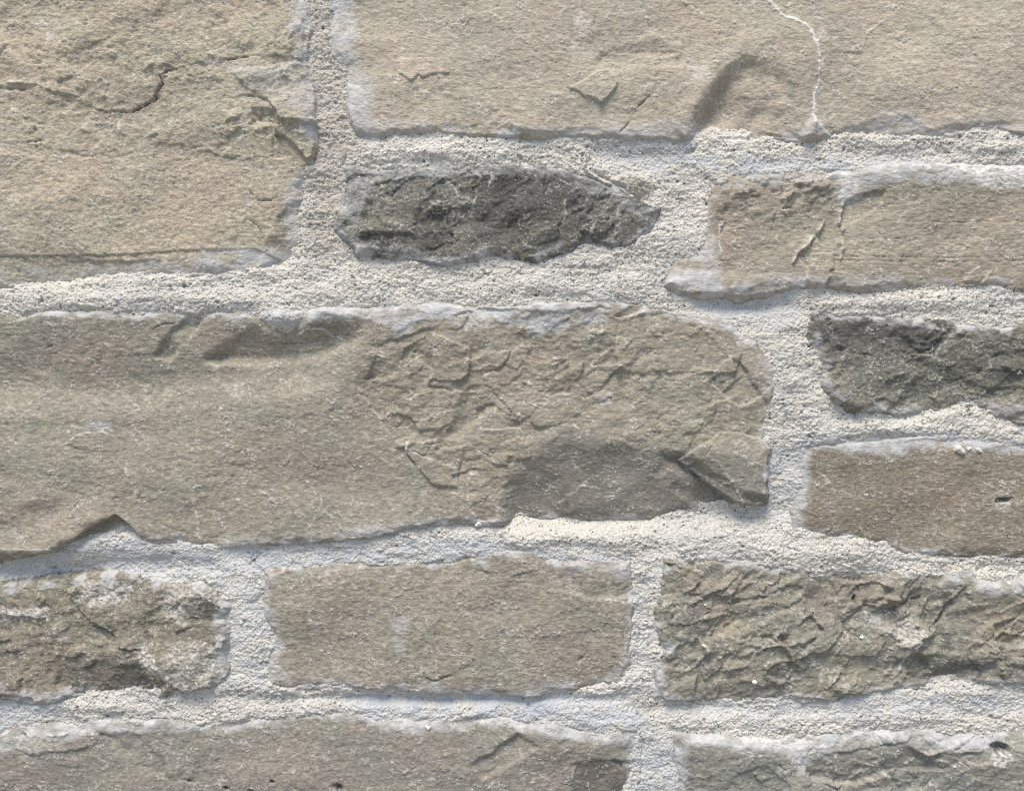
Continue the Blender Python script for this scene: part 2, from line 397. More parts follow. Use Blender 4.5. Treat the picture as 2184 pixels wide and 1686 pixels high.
# relief settings: lift above the joints, edge drop and width, fine grain, medium relief, terrace height, grain stretch
SET = {
    #            lift drop edge fine  med  terr  tscale
    'tan':      (10, 10, 26, 1.00, 2.2, 1.3, 46),
    'long':     (9,  8,  24, 0.85, 2.2, 0.4, 60),
    'dark':     (14, 9,  16, 1.1, 2.6, 4.2, 60),
    'ridged':   (11, 9,  18, 0.95, 2.4, 1.2, 40),
    'big':      (10, 9,  20, 0.80, 2.2, 0.6, 48),
    'charcoal': (10, 9,  18, 1.1, 2.6, 3.6, 60),
    'brown':    (8,  8,  20, 0.85, 1.8, 0.3, 50),
    'mottled':  (8,  9,  22, 1.05, 3.4, 2.2, 40),
    'middle':   (9,  9,  20, 0.95, 2.4, 0.9, 44),
    'rugged':   (9,  9,  20, 0.85, 3.2, 8.0, 80),
    'lower':    (8,  9,  24, 0.90, 2.6, 0.7, 48),
    'grey':     (8,  9,  24, 0.90, 3.6, 1.6, 60),
}

# ------------------------------------------------------------------ the features of each stone
def feat_tan(p):
    p.roughen([(-420, -320), (640, -320), (690, 330), (480, 345), (300, 330), (-420, 310)], 1.5, 20)
    p.cut(T(1, [(-1300, -1000), (1700, -1000), (1750, 300), (1700, 700), (1720, 1000), (1640, 985), (1520, 1003), (1440, 1008), (1390, 980), (1250, 930), (1000, 905), (900, 940), (740, 985), (520, 975), (360, 940), (150, 900), (-1300, 880)]), 2.6, soft=1.6)
    p.cut(T(1, [(-1300, -1000), (1950, -1000), (1900, 390), (1650, 362), (1480, 380), (1270, 402), (1170, 420), (1060, 455), (1010, 540), (960, 640), (800, 712), (640, 700), (430, 610), (240, 545), (-1300, 540)]), 2.4, soft=1.5)
    p.line(T(1, [(600, 690), (700, 710), (810, 710), (890, 670), (970, 640), (985, 580), (1030, 530), (1015, 490), (1060, 450), (1120, 440), (1180, 415)]), 1.5, -10, 1, .7, rag=.8)
    p.line(T(1, [(1400, 402), (1480, 382), (1560, 367), (1650, 362)]), 1.6, -8, 1, .5, rag=.5)
    p.line(T(1, [(1260, 398), (1340, 402), (1430, 398)]), 2.2, 2, 3, 1.0, rag=.4)
    p.line(T(1, [(-40, 535), (100, 532), (240, 538)]), 2.4, 3, 3, 1.0, rag=.4)
    p.line(T(1, [(-40, 560), (60, 566), (190, 572)]), 2.2, -6, 1, .4, rag=.4)
    p.cut(T(1, [(-1300, 900), (820, 1010), (920, 1080), (910, 1150), (960, 1220), (980, 1330), (1010, 1450), (1010, 1640), (-1300, 1640)]), 3.2, soft=1.4)
    p.line(T(1, [(830, 1020), (890, 1065), (915, 1100)]), 2.0, 1, 2, .3)
    p.cut(T(1, [(1480, 480), (1550, 560), (1700, 640), (1780, 780), (2000, 800), (2000, 400), (1560, 440)]), 8, gv=.05, soft=2)
    p.cut(T(1, [(1730, 838), (1800, 870), (1870, 930), (1930, 1010), (2000, 960), (2000, 760), (1800, 760)]), 15, soft=1.2, rag=.3)
    p.cut(T(1, [(1590, 690), (1700, 700), (1775, 780), (1680, 790), (1600, 740)]), -5, soft=3, rag=.7)
    p.line(T(1, [(1530, 610), (1620, 620), (1690, 650)]), 2, -6, rag=.5)
    p.cut(T(1, [(1610, 1700), (1680, 1480), (1800, 1290), (1930, 1240), (1940, 1500), (1900, 1700)]), -8, gu=-.22, soft=6, rag=.6)
    p.stain(T(1, [(1640, 1600), (1690, 1480), (1800, 1300), (1850, 1340), (1780, 1560)]), 1, .55, 8, .4)
    p.cut(T(1, [(-1300, 1618), (300, 1612), (640, 1606), (900, 1596), (1100, 1582), (1300, 1572), (1600, 1560), (1900, 1700), (-1300, 1900)]), -5, gv=-.1, soft=1.4, rag=.35)
    p.line(T(1, [(-40, 1615), (300, 1610), (640, 1605), (900, 1595), (1100, 1580), (1300, 1570)]), 1.4, -4, 1, .4, rag=.35)
    for l in ([(1560, 1190), (1620, 1260), (1740, 1260)], [(1570, 1380), (1620, 1420), (1650, 1450)], [(180, 900), (250, 893), (290, 890)], [(520, 150), (585, 153)], [(540, 178), (580, 180)], [(570, 292), (630, 300)], [(1640, 20), (1700, 5)]):
        p.line(T(1, l), 1.6, -6, 1, .35, rag=.5)
    for x, y, rx, ry in ((650, 75, 26, 17), (740, 225, 26, 12), (590, 20, 15, 8), (400, 515, 20, 8)):
        cx, cy = x * TS, y * TS
        p.stain([(cx - rx, cy), (cx - rx * .4, cy - ry), (cx + rx, cy - ry * .3), (cx + rx * .8, cy + ry), (cx - rx * .5, cy + ry)], 2, .5, 6, .8, 8)
    for l in ([(260, 150), (320, 180), (330, 230), (320, 285)], [(400, 170), (345, 195)], [(80, 680), (100, 720)], [(750, 760), (765, 830)], [(1520, 760), (1525, 900)], [(330, 1480), (360, 1520)], [(1210, 0), (1220, 40)], [(1150, 80), (1140, 150)]):
        p.line(T(1, l), 4, 1, 3, .7)
    p.stain([(622, -60), (668, -60), (668, 60), (656, 120), (640, 130), (628, 80)], 0, .85, 10, .6)
    p.stain([(498, 150), (560, 150), (680, 135), (680, 200), (660, 220), (560, 195)], 0, .55, 10, .9)
    p.stain([(610, 220), (680, 200), (680, 290), (645, 280)], 0, .6, 10, .9)
    p.stain([(622, 390), (670, 360), (660, 560), (630, 560), (612, 480)], 0, .85, 8, .6)
    p.stain([(425, 545), (520, 533), (625, 545), (640, 590), (440, 600)], 0, .95, 6, .6)
    p.stain([(-60, 590), (200, 575), (430, 556), (440, 600), (180, 615), (-60, 640)], 0, .75, 10, .8)

    p.flakes([(-300, -200), (640, -200), (660, 320), (300, 330), (-300, 290)], 110, 20, 3.2, 3)
    p.flakes([(430, 130), (660, 130), (660, 350), (430, 345)], 9, 26, 4, 13)

def feat_long(p):
    p.cut(T(2, [(390, 475), (460, 530), (490, 515), (510, 480), (540, 505), (600, 480), (700, 478), (700, 380), (390, 380)]), 3.0, gv=.05, soft=1.3, rag=.4)
    p.line(T(2, [(390, 480), (460, 535), (490, 515), (510, 485), (540, 510), (600, 485), (700, 482)]), 1.3, -4, rag=.4)
    p.cut(T(2, [(1430, 555), (1500, 585), (1540, 615), (1600, 630), (1650, 665), (1700, 620), (1745, 550), (1740, 500), (1690, 450), (1600, 480), (1500, 540)]), 6, gu=.02, gv=.05, soft=1.1, rag=.4)
    p.line(T(2, [(1690, 450), (1720, 490), (1742, 500), (1735, 545), (1700, 600)]), 1.7, 1, 3, .6, rag=.35)
    p.line(T(2, [(1960, 600), (1880, 680), (1830, 770), (1760, 845)]), 1.8, -7, 1, .35, rag=.5)
    p.cut(T(2, [(1700, 330), (1850, 290), (1960, 225), (2020, 250), (2120, 345), (2060, 362), (1900, 352), (1750, 340)]), -3, gv=-.3, soft=7, rag=.8)
    p.cut(T(2, [(1640, 345), (2150, 362), (2150, 420), (1680, 470), (1600, 430)]), -5, gv=.1, soft=9, rag=.6)
    p.line(T(2, [(2020, -20), (2010, 90), (1980, 180), (1960, 210)]), 1.6, 2, 2, .25, rag=.3)
    p.line(T(2, [(1535, -20), (1550, 100), (1560, 150)]), 2.4, -6, rag=.5); p.line(T(2, [(1610, 110), (1600, 180)]), 2.2, -5, rag=.5)
    p.stain(T(2, [(1500, 100), (1550, 110), (1550, 200), (1490, 320), (1470, 300), (1510, 180)]), 3, .5, 5, .9)
    for l in ([(1050, 340), (1400, 332), (1700, 342), (2100, 350)], [(820, 225), (1200, 232), (1600, 240), (2171, 245)], [(600, 570), (900, 566), (1200, 575)], [(1850, 15), (2171, 18)]):
        p.line(T(2, l), 1.0, -1.8, rag=.3)
    for l in ([(0, 45), (300, 40), (800, 50)], [(300, 625), (560, 628)], [(900, 350), (1300, 352)]):
        p.line(T(3, l), 1.0, -1.8, rag=.3)
    # layer that ends at the pale vein
    p.cut(T(3, [(-2500, -1000), (300, -1000), (550, 0), (640, 105), (760, 155), (820, 210), (860, 300), (880, 400), (880, 500), (850, 620), (850, 900), (-2500, 950)]), 5.5, soft=2.2, rag=.4)
    p.line(T(3, [(500, -60), (550, 0), (640, 105), (760, 155), (820, 210), (860, 300), (880, 400), (880, 500), (855, 620), (850, 720), (845, 800)]), 4.0, 3, 3, 1.9, rag=.35, taper=False)
    p.line(T(3, [(860, 290), (890, 240), (900, 200), (918, 178)]), 2.4, 2, 3, .8, rag=.35)
    p.line(T(3, [(790, 95), (840, 140), (910, 152)]), 3.4, 1, 3, .6)
    p.line(T(3, [(900, 185), (920, 172)]), 1.6, -3, 1, .8, rag=.2)
    p.cut(T(3, [(840, 740), (880, 790), (950, 850), (860, 890), (775, 885), (790, 830)]), 12, soft=7, rag=.4)
    p.stain(T(3, [(840, 720), (880, 790), (950, 850), (860, 900), (770, 890), (790, 820)]), 0, .9, 5, .4)
    p.line(T(3, [(1315, -20), (1300, 130), (1250, 170), (1180, 210), (1150, 280), (1140, 345)]), 2.4, 2, 3, .9, rag=.4)
    p.cut(T(3, [(1310, 0), (1300, 130), (1250, 170), (1180, 210), (1140, 345), (900, 350), (920, 0)]), 1.2, soft=4, rag=.8)
    p.line(T(3, [(-10, 10), (60, 60), (100, 100)]), 1.5, 2, 2, .3, rag=.3)
    # soft hollow left of the vein
    p.cut(T(3, [(70, 920), (150, 700), (270, 520), (420, 400), (560, 380), (700, 560), (760, 880)]), -16, gu=.08, soft=20, rag=.7)
    p.bump(1532, 222, 88, 22, -15, ang=-1.02); p.bump(1640, 215, 60, 40, 5, ang=-.9); p.bump(1470, 235, 46, 16, 6, ang=-1.0)
    p.bump(1600, 110, 70, 30, 5, ang=-.5)
    p.line(T(3, [(550, 600), (575, 610)]), 4, 1, 3, .8)
    p.stain(T(3, [(40, 420), (160, 440), (180, 500), (70, 520)]), 3, .45, 6, .9)
    p.stain([(690, -60), (742, -60), (752, 60), (752, 150), (785, 190), (792, 300), (740, 300), (735, 160), (690, 130)], 0, .9, 9, .35, 22)
    p.stain([(770, 262), (870, 268), (1000, 276), (1000, 310), (750, 310)], 0, .6, 9, .8)
    p.stain([(1140, 278), (1300, 280), (1480, 268), (1500, 310), (1140, 310)], 0, .6, 8, .7)
    p.stain(T(3, [(1050, 850), (1250, 730), (1400, 720), (1580, 810), (1740, 790), (1880, 770), (1870, 860), (1600, 940), (1100, 920)]), 0, .65, 12, .6)
    p.stain(T(3, [(1880, 760), (2250, 680), (2250, 900), (1900, 850)]), 0, .4, 12, .8)
    p.cut(T(3, [(1050, 860), (1250, 730), (1400, 715), (1580, 820), (1740, 790), (1880, 780), (1900, 1000), (1000, 1000)]), -6, gv=-.16, soft=6, rag=.8)
    p.stain(T(2, [(600, 0), (760, 20), (1000, 200), (900, 320), (760, 240), (650, 80)]), 1, .14, 20, .5)

def feat_dark(p):
    p.roughen([(700, 340), (1430, 340), (1430, 580), (700, 580)], 1.0)
    p.cut(T(2, [(130, 1250), (180, 1130), (420, 1110), (520, 1240), (470, 1470), (130, 1480)]), 5, gv=.06, soft=6)
    p.cut(T(2, [(850, 1120), (1400, 1050), (1560, 1140), (1500, 1300), (1100, 1560), (860, 1400)]), -5, gv=-.07, soft=9)
    p.cut(T(2, [(470, 1330), (700, 1340), (720, 1560), (480, 1600)]), -7, gu=-.1, soft=5)
    p.line(T(2, [(850, 1180), (852, 1260), (830, 1335)]), 2, -8, 1, .5, rag=.4)
    for pl, a in (([(860, 1080), (1420, 1050), (1650, 1200), (1600, 1480), (1240, 1640), (980, 1580), (860, 1500)], .75), ([(470, 1330), (720, 1340), (740, 1640), (480, 1640)], .8), ([(130, 1460), (470, 1480), (500, 1640), (130, 1580)], .5), ([(950, 1070), (1200, 1060), (1220, 1200), (960, 1220)], .9)):
        p.stain(T(2, pl), 1, a * .8, 18, .5, 24)
    p.stain(T(2, [(1050, 1380), (1400, 1350), (1480, 1500), (1150, 1620), (900, 1560)]), 2, .3, 14, .7)
    p.stain(T(2, [(150, 1280), (440, 1220), (450, 1440), (140, 1480)]), 2, .16, 14, .6)
    p.stain(T(2, [(40, 1030), (240, 1030), (900, 1040), (1430, 1045), (1440, 1080), (900, 1080), (420, 1110), (240, 1120), (170, 1200), (120, 1350), (0, 1400)]), 0, .6, 5, .9)
    p.stain(T(2, [(0, 1200), (110, 1200), (130, 1380), (70, 1480), (130, 1600), (60, 1640), (-40, 1500)]), 0, .55, 6, .9)
    p.stain(T(2, [(1560, 1110), (1700, 1200), (1900, 1300), (2040, 1330), (2000, 1400), (1720, 1260), (1500, 1180)]), 0, .5, 5, .9)
    p.stain(T(2, [(320, 1570), (700, 1640), (1000, 1560), (1000, 1700), (300, 1700)]), 0, .6, 6, .9)
    p.stain(T(2, [(1550, 1540), (1800, 1560), (1950, 1460), (1980, 1560), (1600, 1620)]), 0, .7, 6, .7)
    for l in ([(1430, 1250), (1432, 1340), (1395, 1420)], [(1755, 1300), (1765, 1420), (1720, 1500)], [(965, 1080), (975, 1150), (950, 1200)], [(560, 1250), (630, 1300), (530, 1345)], [(720, 1180), (760, 1250), (700, 1300)],
              [(1560, 1200), (1600, 1240), (1540, 1300), (1480, 1330)], [(1180, 1300), (1170, 1390)], [(330, 1170), (250, 1200)], [(1620, 1400), (1560, 1500)], [(700, 1440), (740, 1520)], [(860, 1230), (830, 1330)], [(1350, 1130), (1500, 1170), (1440, 1230)]):
        p.line(T(2, l), 3.0, 3, 3, .6)

    p.flakes([(740, 365), (1220, 365), (1380, 455), (1300, 520), (760, 540)], 55, 44, 3.6, 4)

def feat_ridged(p):
    p.roughen([(1500, 370), (1760, 360), (1770, 420), (1700, 470), (1510, 480)], 1.7, 14)
    p.line(T(3, [(915, 1385), (860, 1470), (800, 1540), (740, 1590), (708, 1650)]), 4.2, 11, 3, .6, rag=.25)
    p.cut(T(3, [(925, 1390), (870, 1475), (810, 1548), (750, 1598), (715, 1660), (900, 1680), (1000, 1500)]), -4, gu=.05, soft=2, rag=.3)
    p.line(T(3, [(1045, 1265), (1012, 1350), (1000, 1405), (1022, 1430), (1020, 1560), (1000, 1640)]), 3.6, 10, 3, .7, rag=.3)
    p.cut(T(3, [(1050, 1262), (1120, 1230), (1290, 1200), (1270, 1290), (1130, 1380), (1010, 1420), (1020, 1340)]), -8, gu=.05, soft=4, rag=.5)
    p.cut(T(3, [(810, 1130), (930, 1120), (940, 1180), (880, 1200), (800, 1160)]), 4, soft=1.5); p.stain(T(3, [(810, 1120), (930, 1120), (940, 1180), (880, 1200), (800, 1160)]), 2, .35, 4, .3)
    for l in ([(675, 1085), (655, 1170), (650, 1250)], [(290, 1280), (300, 1400), (270, 1465)], [(590, 1480), (600, 1360), (640, 1300)], [(700, 1650), (720, 1610)]):
        p.line(T(3, l), 2.6, -5, rag=.5)
    th = np.linspace(-2.4, 2.4, 12)
    p.line(T(3, [(1665 + 52 * math.sin(a), 1450 + 55 * math.cos(a)) for a in th]), 1.4, -3.5, 1, .25, rag=.25)
    p.line(T(3, [(1640, 1390), (1690, 1385), (1715, 1400)]), 2, 1, 3, .5)
    for y, a, b in ((1390, 1080, 2300), (1612, 560, 2300), (1640, 900, 2300), (1500, 1100, 1500), (1430, 640, 900)):
        p.line(T(3, [(a, y), ((a + b) / 2, y + 8), (b, y)]), 1.2, -2.6, 1, .15, rag=.35)
    p.cut(T(6, [(800, 40), (790, 120), (850, 165), (910, 155), (940, 110), (935, 70), (960, 60), (960, -40), (830, -40)]), 9, soft=1.3, rag=.3)
    p.cut(T(6, [(940, 70), (1022, 80), (1027, 165), (930, 175)]), 6, soft=1.3, rag=.3)
    p.line(T(6, [(800, 45), (790, 120), (850, 165), (910, 152)]), 1.6, 1.5, 3, .6, rag=.25); p.line(T(6, [(1022, 80), (1027, 160)]), 1.6, 1.5, 3, .6, rag=.25)
    p.line(T(6, [(1250, 50), (1260, 140)]), 2, 1.5, 3, .6); p.line(T(6, [(1565, 40), (1570, 110)]), 2, 1, 3, .4); p.line(T(6, [(1960, 60), (1900, 150)]), 2.4, 3, 3, .4, rag=.4)
    p.cut(T(6, [(1830, 70), (1880, 40), (1905, 90), (1880, 140), (1790, 125)]), 5, soft=1.6, rag=.4); p.stain(T(6, [(1830, 70), (1880, 45), (1900, 90), (1880, 130), (1800, 120)]), 2, .45, 4, .4)
    for l in ([(270, 1390), (260, 1470)], [(355, 1490), (345, 1550)], [(630, 1480), (615, 1530)], [(260, 1510), (262, 1600)], [(1680, 1530), (1690, 1640)], [(1950, 1520), (1910, 1600)], [(1120, 330), (1140, 400)], [(890, 1250), (930, 1258)], [(850, 1630), (800, 1680)]):
        p.line(T(3, l), 2.4, 2, 3, .75)
    p.stain([(1400, 600), (1440, 585), (1530, 590), (1540, 640), (1400, 640)], 0, .95, 6, .4)
    p.stain([(1496, 480), (1512, 470), (1520, 540), (1535, 585), (1500, 600), (1490, 550)], 0, .8, 6, .8)
    p.stain([(1560, 612), (1610, 606), (1640, 620), (1600, 645), (1550, 640)], 0, .8, 4, .5)
    p.stain([(1500, 370), (1620, 362), (1760, 365), (1800, 400), (1700, 385), (1540, 400)], 0, .55, 8, .9)
    p.stain([(1780, 350), (2600, 340), (2600, 395), (2180, 395), (2080, 392), (2000, 386), (1940, 380), (1860, 392), (1810, 420), (1790, 420)], 0, .95, 6, .6)
    p.stain([(2020, 352), (2600, 350), (2600, 392), (2120, 396), (2060, 385)], 3, .8, 6, .8)
    p.stain([(1800, 360), (1830, 400), (1810, 440), (1795, 420)], 3, .6, 5, .8)
    p.stain(T(6, [(500, 110), (900, 130), (1300, 120), (1700, 150), (1700, 200), (400, 190)]), 0, .5, 6, .9)
    p.cut([(1400, 640), (1415, 590), (1560, 585), (1700, 600), (1720, 640)], 6, soft=14, rag=.9)

    p.flakes([(1520, 375), (1760, 370), (1780, 430), (1680, 480), (1520, 470)], 45, 17, 4, 5)

def feat_big(p):
    # broken, rougher middle, set a little back
    core = T(5, [(100, 640), (200, 560), (400, 480), (640, 400), (760, 330), (900, 300), (1200, 330), (1700, 300), (1750, 330), (2171, 340), (2500, 640), (2660, 900), (2660, 1150), (2500, 1130), (2100, 1150), (1800, 1200), (1600, 1090), (1440, 1070), (1300, 1100), (1180, 1260), (1080, 1400), (1060, 1640), (880, 1620), (780, 1450), (750, 1300), (420, 1180), (350, 1110), (220, 950), (130, 780)])
    back = T(5, [(100, 640), (200, 560), (400, 480), (640, 400), (760, 330), (900, 300), (1200, 330), (1700, 300), (1750, 330), (2171, 340), (2500, 640), (2700, 900), (2760, 1800), (1060, 1800), (1000, 1640), (880, 1620), (780, 1450), (750, 1300), (420, 1180), (350, 1110), (220, 950), (130, 780)])
    p.cut(back, -5, soft=2.2, rag=1.1); p.roughen(core, 2.2, 20)
    p.stain(core, 2, .16, 12, .9, 30)
    p.flakes(core, 90, 40, 3.4, 8)
    # smooth scallop that dips inwards towards the foot of the stone
    sc_ = T(5, [(1070, 1700), (1080, 1400), (1180, 1260), (1300, 1110), (1440, 1070), (1600, 1095), (1750, 1170), (1830, 1230), (1960, 1200), (2250, 1190), (2500, 1240), (2800, 1300), (2800, 1700)])
    p.cut(sc_, -1, gv=-.17, soft=24, rag=.8, about=(1300, 960)); p.stain(sc_, 1, .45, 14, .4, 40); p.roughen(sc_, .3, 8)
    p.stain(T(5, [(1250, 1300), (1500, 1120), (1750, 1250), (1900, 1400), (1500, 1450)]), 1, .3, 25, .4)
    p.line(T(5, [(1440, 1470), (1490, 1460), (1530, 1418), (1650, 1435)]), 1.6, 2.5, 3, .4, rag=.4)
    p.cut(T(5, [(1430, 1475), (1490, 1460), (1530, 1415), (1650, 1440), (1700, 1600), (1450, 1600)]), 2.5, soft=2)
    # loose lamina at the lower right corner, hollow beneath it
    p.cut(T(6, [(-120, 1200), (60, 1230), (200, 1330), (400, 1460), (640, 1500), (640, 1640), (250, 1590), (40, 1480), (-140, 1330)]), -11, soft=11, rag=.6)
    p.cut(T(6, [(0, 1250), (120, 1340), (230, 1430), (385, 1530), (620, 1560), (620, 1180), (520, 1120), (380, 1080), (260, 1080), (100, 1180)]), 22, gv=.21, soft=1.2, rag=.3, about=(1547, 997))
    p.cut(T(6, [(150, 1235), (230, 1250), (330, 1380), (395, 1515), (385, 1532), (230, 1430), (100, 1325), (60, 1290)]), -4, gu=.12, gv=-.12, soft=1.6, rag=.4)
    p.line(T(6, [(165, 1240), (235, 1252), (300, 1340), (335, 1385), (392, 1505), (470, 1520), (530, 1522)]), 1.7, 1, 3, .6, rag=.4)
    p.roughen(T(6, [(0, 1250), (120, 1340), (230, 1430), (385, 1530), (620, 1560), (620, 1180), (520, 1120), (380, 1080), (260, 1080), (100, 1180)]), 1.2)
    p.line(T(6, [(270, 1080), (215, 1150), (160, 1220)]), 2.2, -6, 1, .25, rag=.5); p.line(T(6, [(100, 1100), (60, 1200)]), 2, -5, rag=.5)
    p.line(T(6, [(220, 785), (260, 830), (320, 890), (310, 960)]), 3, 1, 3, .5)
    # flakes of the broken middle
    p.cut(T(5, [(600, 450), (830, 560), (832, 640), (820, 700), (780, 750), (720, 757), (640, 750), (600, 740), (565, 772), (600, 680)]), 10, gv=.03, soft=1.2, rag=.35)
    p.cut(T(5, [(565, 772), (600, 740), (720, 758), (715, 800), (600, 785)]), 5, soft=1.2, rag=.4)
    p.line(T(5, [(568, 772), (610, 785), (700, 798)]), 1.5, 1, 3, .3, rag=.4)
    p.cut(T(5, [(470, 570), (540, 520), (600, 540), (590, 680), (520, 640)]), -6, gv=-.1, soft=3, rag=.6)
    p.cut(T(5, [(440, 960), (450, 880), (480, 840), (700, 800), (780, 830), (730, 930), (640, 1060), (500, 1060)]), 4, soft=1.6, rag=.6)
    p.cut(T(5, [(670, 1110), (760, 930), (830, 790), (960, 800), (1050, 890), (900, 980), (770, 1100)]), -7, gu=.12, soft=9, rag=.8)
    p.cut(T(5, [(870, 930), (960, 895), (1060, 960), (1150, 980), (1140, 1050), (900, 1060), (860, 1000)]), -5, soft=2, rag=.6)
    p.line(T(5, [(870, 780), (960, 800), (1010, 870), (1090, 960)]), 2, -5, rag=.6)
    p.cut(T(5, [(420, 1185), (450, 1120), (530, 1140), (620, 1125), (640, 1180), (790, 1165), (760, 1300), (750, 1420), (600, 1400), (500, 1300)]), 7, soft=1.2, rag=.45)
    p.line(T(5, [(425, 1210), (430, 1150), (455, 1122)]), 2.6, 1, 3, .9, rag=.4); p.line(T(5, [(500, 1305), (490, 1290)]), 3, 1, 3, .9); p.line(T(5, [(425, 1215), (500, 1290)]), 1.8, -5, 1, .6, rag=.4)
    p.line(T(5, [(550, 1190), (555, 1150), (700, 1170)]), 1.4, -3, rag=.5)
    p.cut(T(5, [(1770, 365), (1850, 348), (1930, 300), (2050, 290), (2420, 500), (2500, 700), (1740, 700), (1755, 540)]), 4, soft=1.8, rag=.9)
    p.line(T(5, [(1770, 362), (1850, 345), (1930, 318), (1945, 300)]), 2.4, 2.5, 3, .85, rag=.35)
    p.cut(T(5, [(1740, 350), (1830, 290), (1930, 258), (1950, 300), (1850, 340), (1770, 360)]), -6, gv=-.1, soft=3, rag=.4)
    p.stain(T(5, [(1740, 350), (1830, 300), (1930, 255), (1930, 290), (1800, 345)]), 2, .5, 5, .3)
    p.cut(T(5, [(1550, 720), (1650, 620), (1740, 560), (1740, 720), (1700, 880), (1560, 960), (1530, 880)]), -4, soft=8, rag=.9)
    p.line(T(5, [(1560, 690), (1700, 550)]), 3, 1, 3, .4); p.stain(T(5, [(1600, 840), (1740, 820), (1700, 900), (1640, 890)]), 0, .5, 5, .8)
    p.cut(T(5, [(1760, 760), (1840, 640), (1900, 560), (1960, 570), (1880, 640), (1820, 880), (1700, 1000), (1740, 850)]), -5, gu=-.1, soft=10, rag=.8)
    for pl in ([(1380, 760), (1480, 690), (1530, 740), (1500, 800)], [(1000, 760), (1100, 760), (1060, 820)], [(1300, 900), (1500, 880), (1560, 960), (1350, 990)], [(880, 1100), (1200, 1060), (1100, 1330), (900, 1200)], [(560, 400), (700, 420), (600, 500), (300, 520)]):
        p.stain(T(5, pl), 2, .5, 10, .7, 12)
    p.line(T(5, [(450, 960), (448, 880), (480, 840), (520, 830)]), 1.8, -6, 1, .2, rag=.5)
    for l in ([(1460, 1030), (1520, 1040)], [(1110, 990), (1150, 960), (1140, 1040)], [(1170, 765), (1220, 785)], [(820, 1335), (910, 1345)], [(1820, 995), (1870, 985)], [(870, 520), (880, 560)], [(250, 590), (300, 615)], [(910, 1190), (990, 1215)], [(790, 1370), (830, 1490), (865, 1560)], [(2090, 1140), (2110, 1190)], [(1640, 480), (1660, 350)]):
        p.line(T(5, l), 2.4, 2, 3, .7)
    # hollow at the lower left, under the overhanging lobe
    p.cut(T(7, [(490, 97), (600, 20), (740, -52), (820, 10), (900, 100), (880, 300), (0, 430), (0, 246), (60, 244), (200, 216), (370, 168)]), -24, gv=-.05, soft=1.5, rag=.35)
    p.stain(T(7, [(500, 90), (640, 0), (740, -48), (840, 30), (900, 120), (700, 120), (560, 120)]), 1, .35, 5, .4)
    p.cut(T(7, [(-800, -250), (300, -250), (500, -120), (640, -30), (490, 97), (370, 168), (200, 216), (-800, 246)]), 9, gv=.04, soft=14, rag=.5)
    p.cut(T(7, [(-800, 155), (380, 155), (380, 240), (-800, 260)]), -3, gv=-.35, soft=2.5, rag=.4)
    # left half
    p.cut(T(4, [(420, 1145), (510, 1088), (640, 1076), (700, 1090), (790, 1110), (800, 1180), (600, 1200)]), 2.2, soft=1.6, rag=.8)
    p.line(T(4, [(400, 1150), (440, 1140), (510, 1086), (640, 1074), (690, 1082)]), 1.5, 2, 3, .55, rag=.3)
    for l in ([(1540, 1480), (1600, 1465), (1650, 1447), (1700, 1480), (1740, 1510), (1740, 1560)], [(1990, 1615), (2050, 1568), (2120, 1640), (2150, 1680)]):
        p.line(T(4, l), 1.7, 3, 3, .5, rag=.4)
    for l in ([(1210, 1425), (1250, 1410), (1275, 1415)], [(1215, 1430), (1225, 1500), (1235, 1600), (1260, 1760), (1245, 1800)], [(800, 1290), (820, 1355)], [(900, 470), (915, 450), (960, 475)], [(1240, 1180), (1270, 1185)], [(560, 1520), (610, 1490)], [(490, 1500), (510, 1450)], [(750, 1665), (830, 1668)], [(2020, 1460), (2020, 1530)], [(1380, 640), (1320, 690)]):
        p.line(T(4, l), 2.4, 1.5, 3, .6)
    p.stain(T(4, [(460, 1045), (560, 1025), (700, 1020), (690, 1050), (560, 1050)]), 0, .7, 4, .7); p.stain(T(4, [(1420, 800), (1500, 780), (1480, 850)]), 3, .4, 5, .8)
    for l in ([(960, 435), (1020, 402), (1110, 390)], [(280, 550), (330, 530)], [(1760, 525), (1890, 522)], [(720, 1490), (760, 1485)], [(480, 1550), (510, 1500)]):
        p.line(T(4, l), 1.6, -5, 1, .3, rag=.4)
    for l in ([(-60, 585), (200, 590), (600, 580)], [(1100, 595), (1400, 590)], [(1900, 490), (2171, 490)]):
        p.line(T(4, l), 1.1, -2, rag=.3)
    p.cut(T(4, [(960, 600), (1080, 440), (1200, 350), (1310, 330), (1200, 470), (1060, 620)]), -9, gu=.05, soft=7, rag=.5)
    p.cut(T(4, [(1280, 620), (1500, 480), (1650, 380), (1900, 380), (2100, 300), (2350, 320), (2250, 500), (2000, 600), (1600, 640)]), -8, gv=-.3, soft=15, rag=.5)
    p.cut(T(4, [(1870, 465), (1930, 430), (2050, 435), (2090, 480), (2000, 495)]), 3, soft=1.5, rag=.4); p.line(T(4, [(1870, 462), (1930, 430), (2050, 432)]), 1.8, 1.5, 3, .4, rag=.4)
    p.bump(430, 930, 260, 60, 5, ang=-.2); p.bump(150, 800, 200, 60, -4, ang=-.2)
    p.cut([(-400, 640), (800, 640), (700, 800), (300, 850), (-400, 860)], -2, gv=-.17, soft=45, about=(200, 700))
    # lime film along the top joint
    p.stain(T(5, [(-160, 300), (200, 290), (460, 260), (1250, 270), (1700, 250), (1660, 370), (1480, 385), (1290, 450), (1220, 440), (1200, 390), (1000, 360), (700, 360), (480, 360), (420, 430), (380, 470), (390, 380), (200, 350), (-160, 345)]), 0, .95, 5, .45, 18)
    p.stain(T(5, [(760, 340), (920, 340), (950, 420), (780, 440)]), 3, .45, 6, .9)
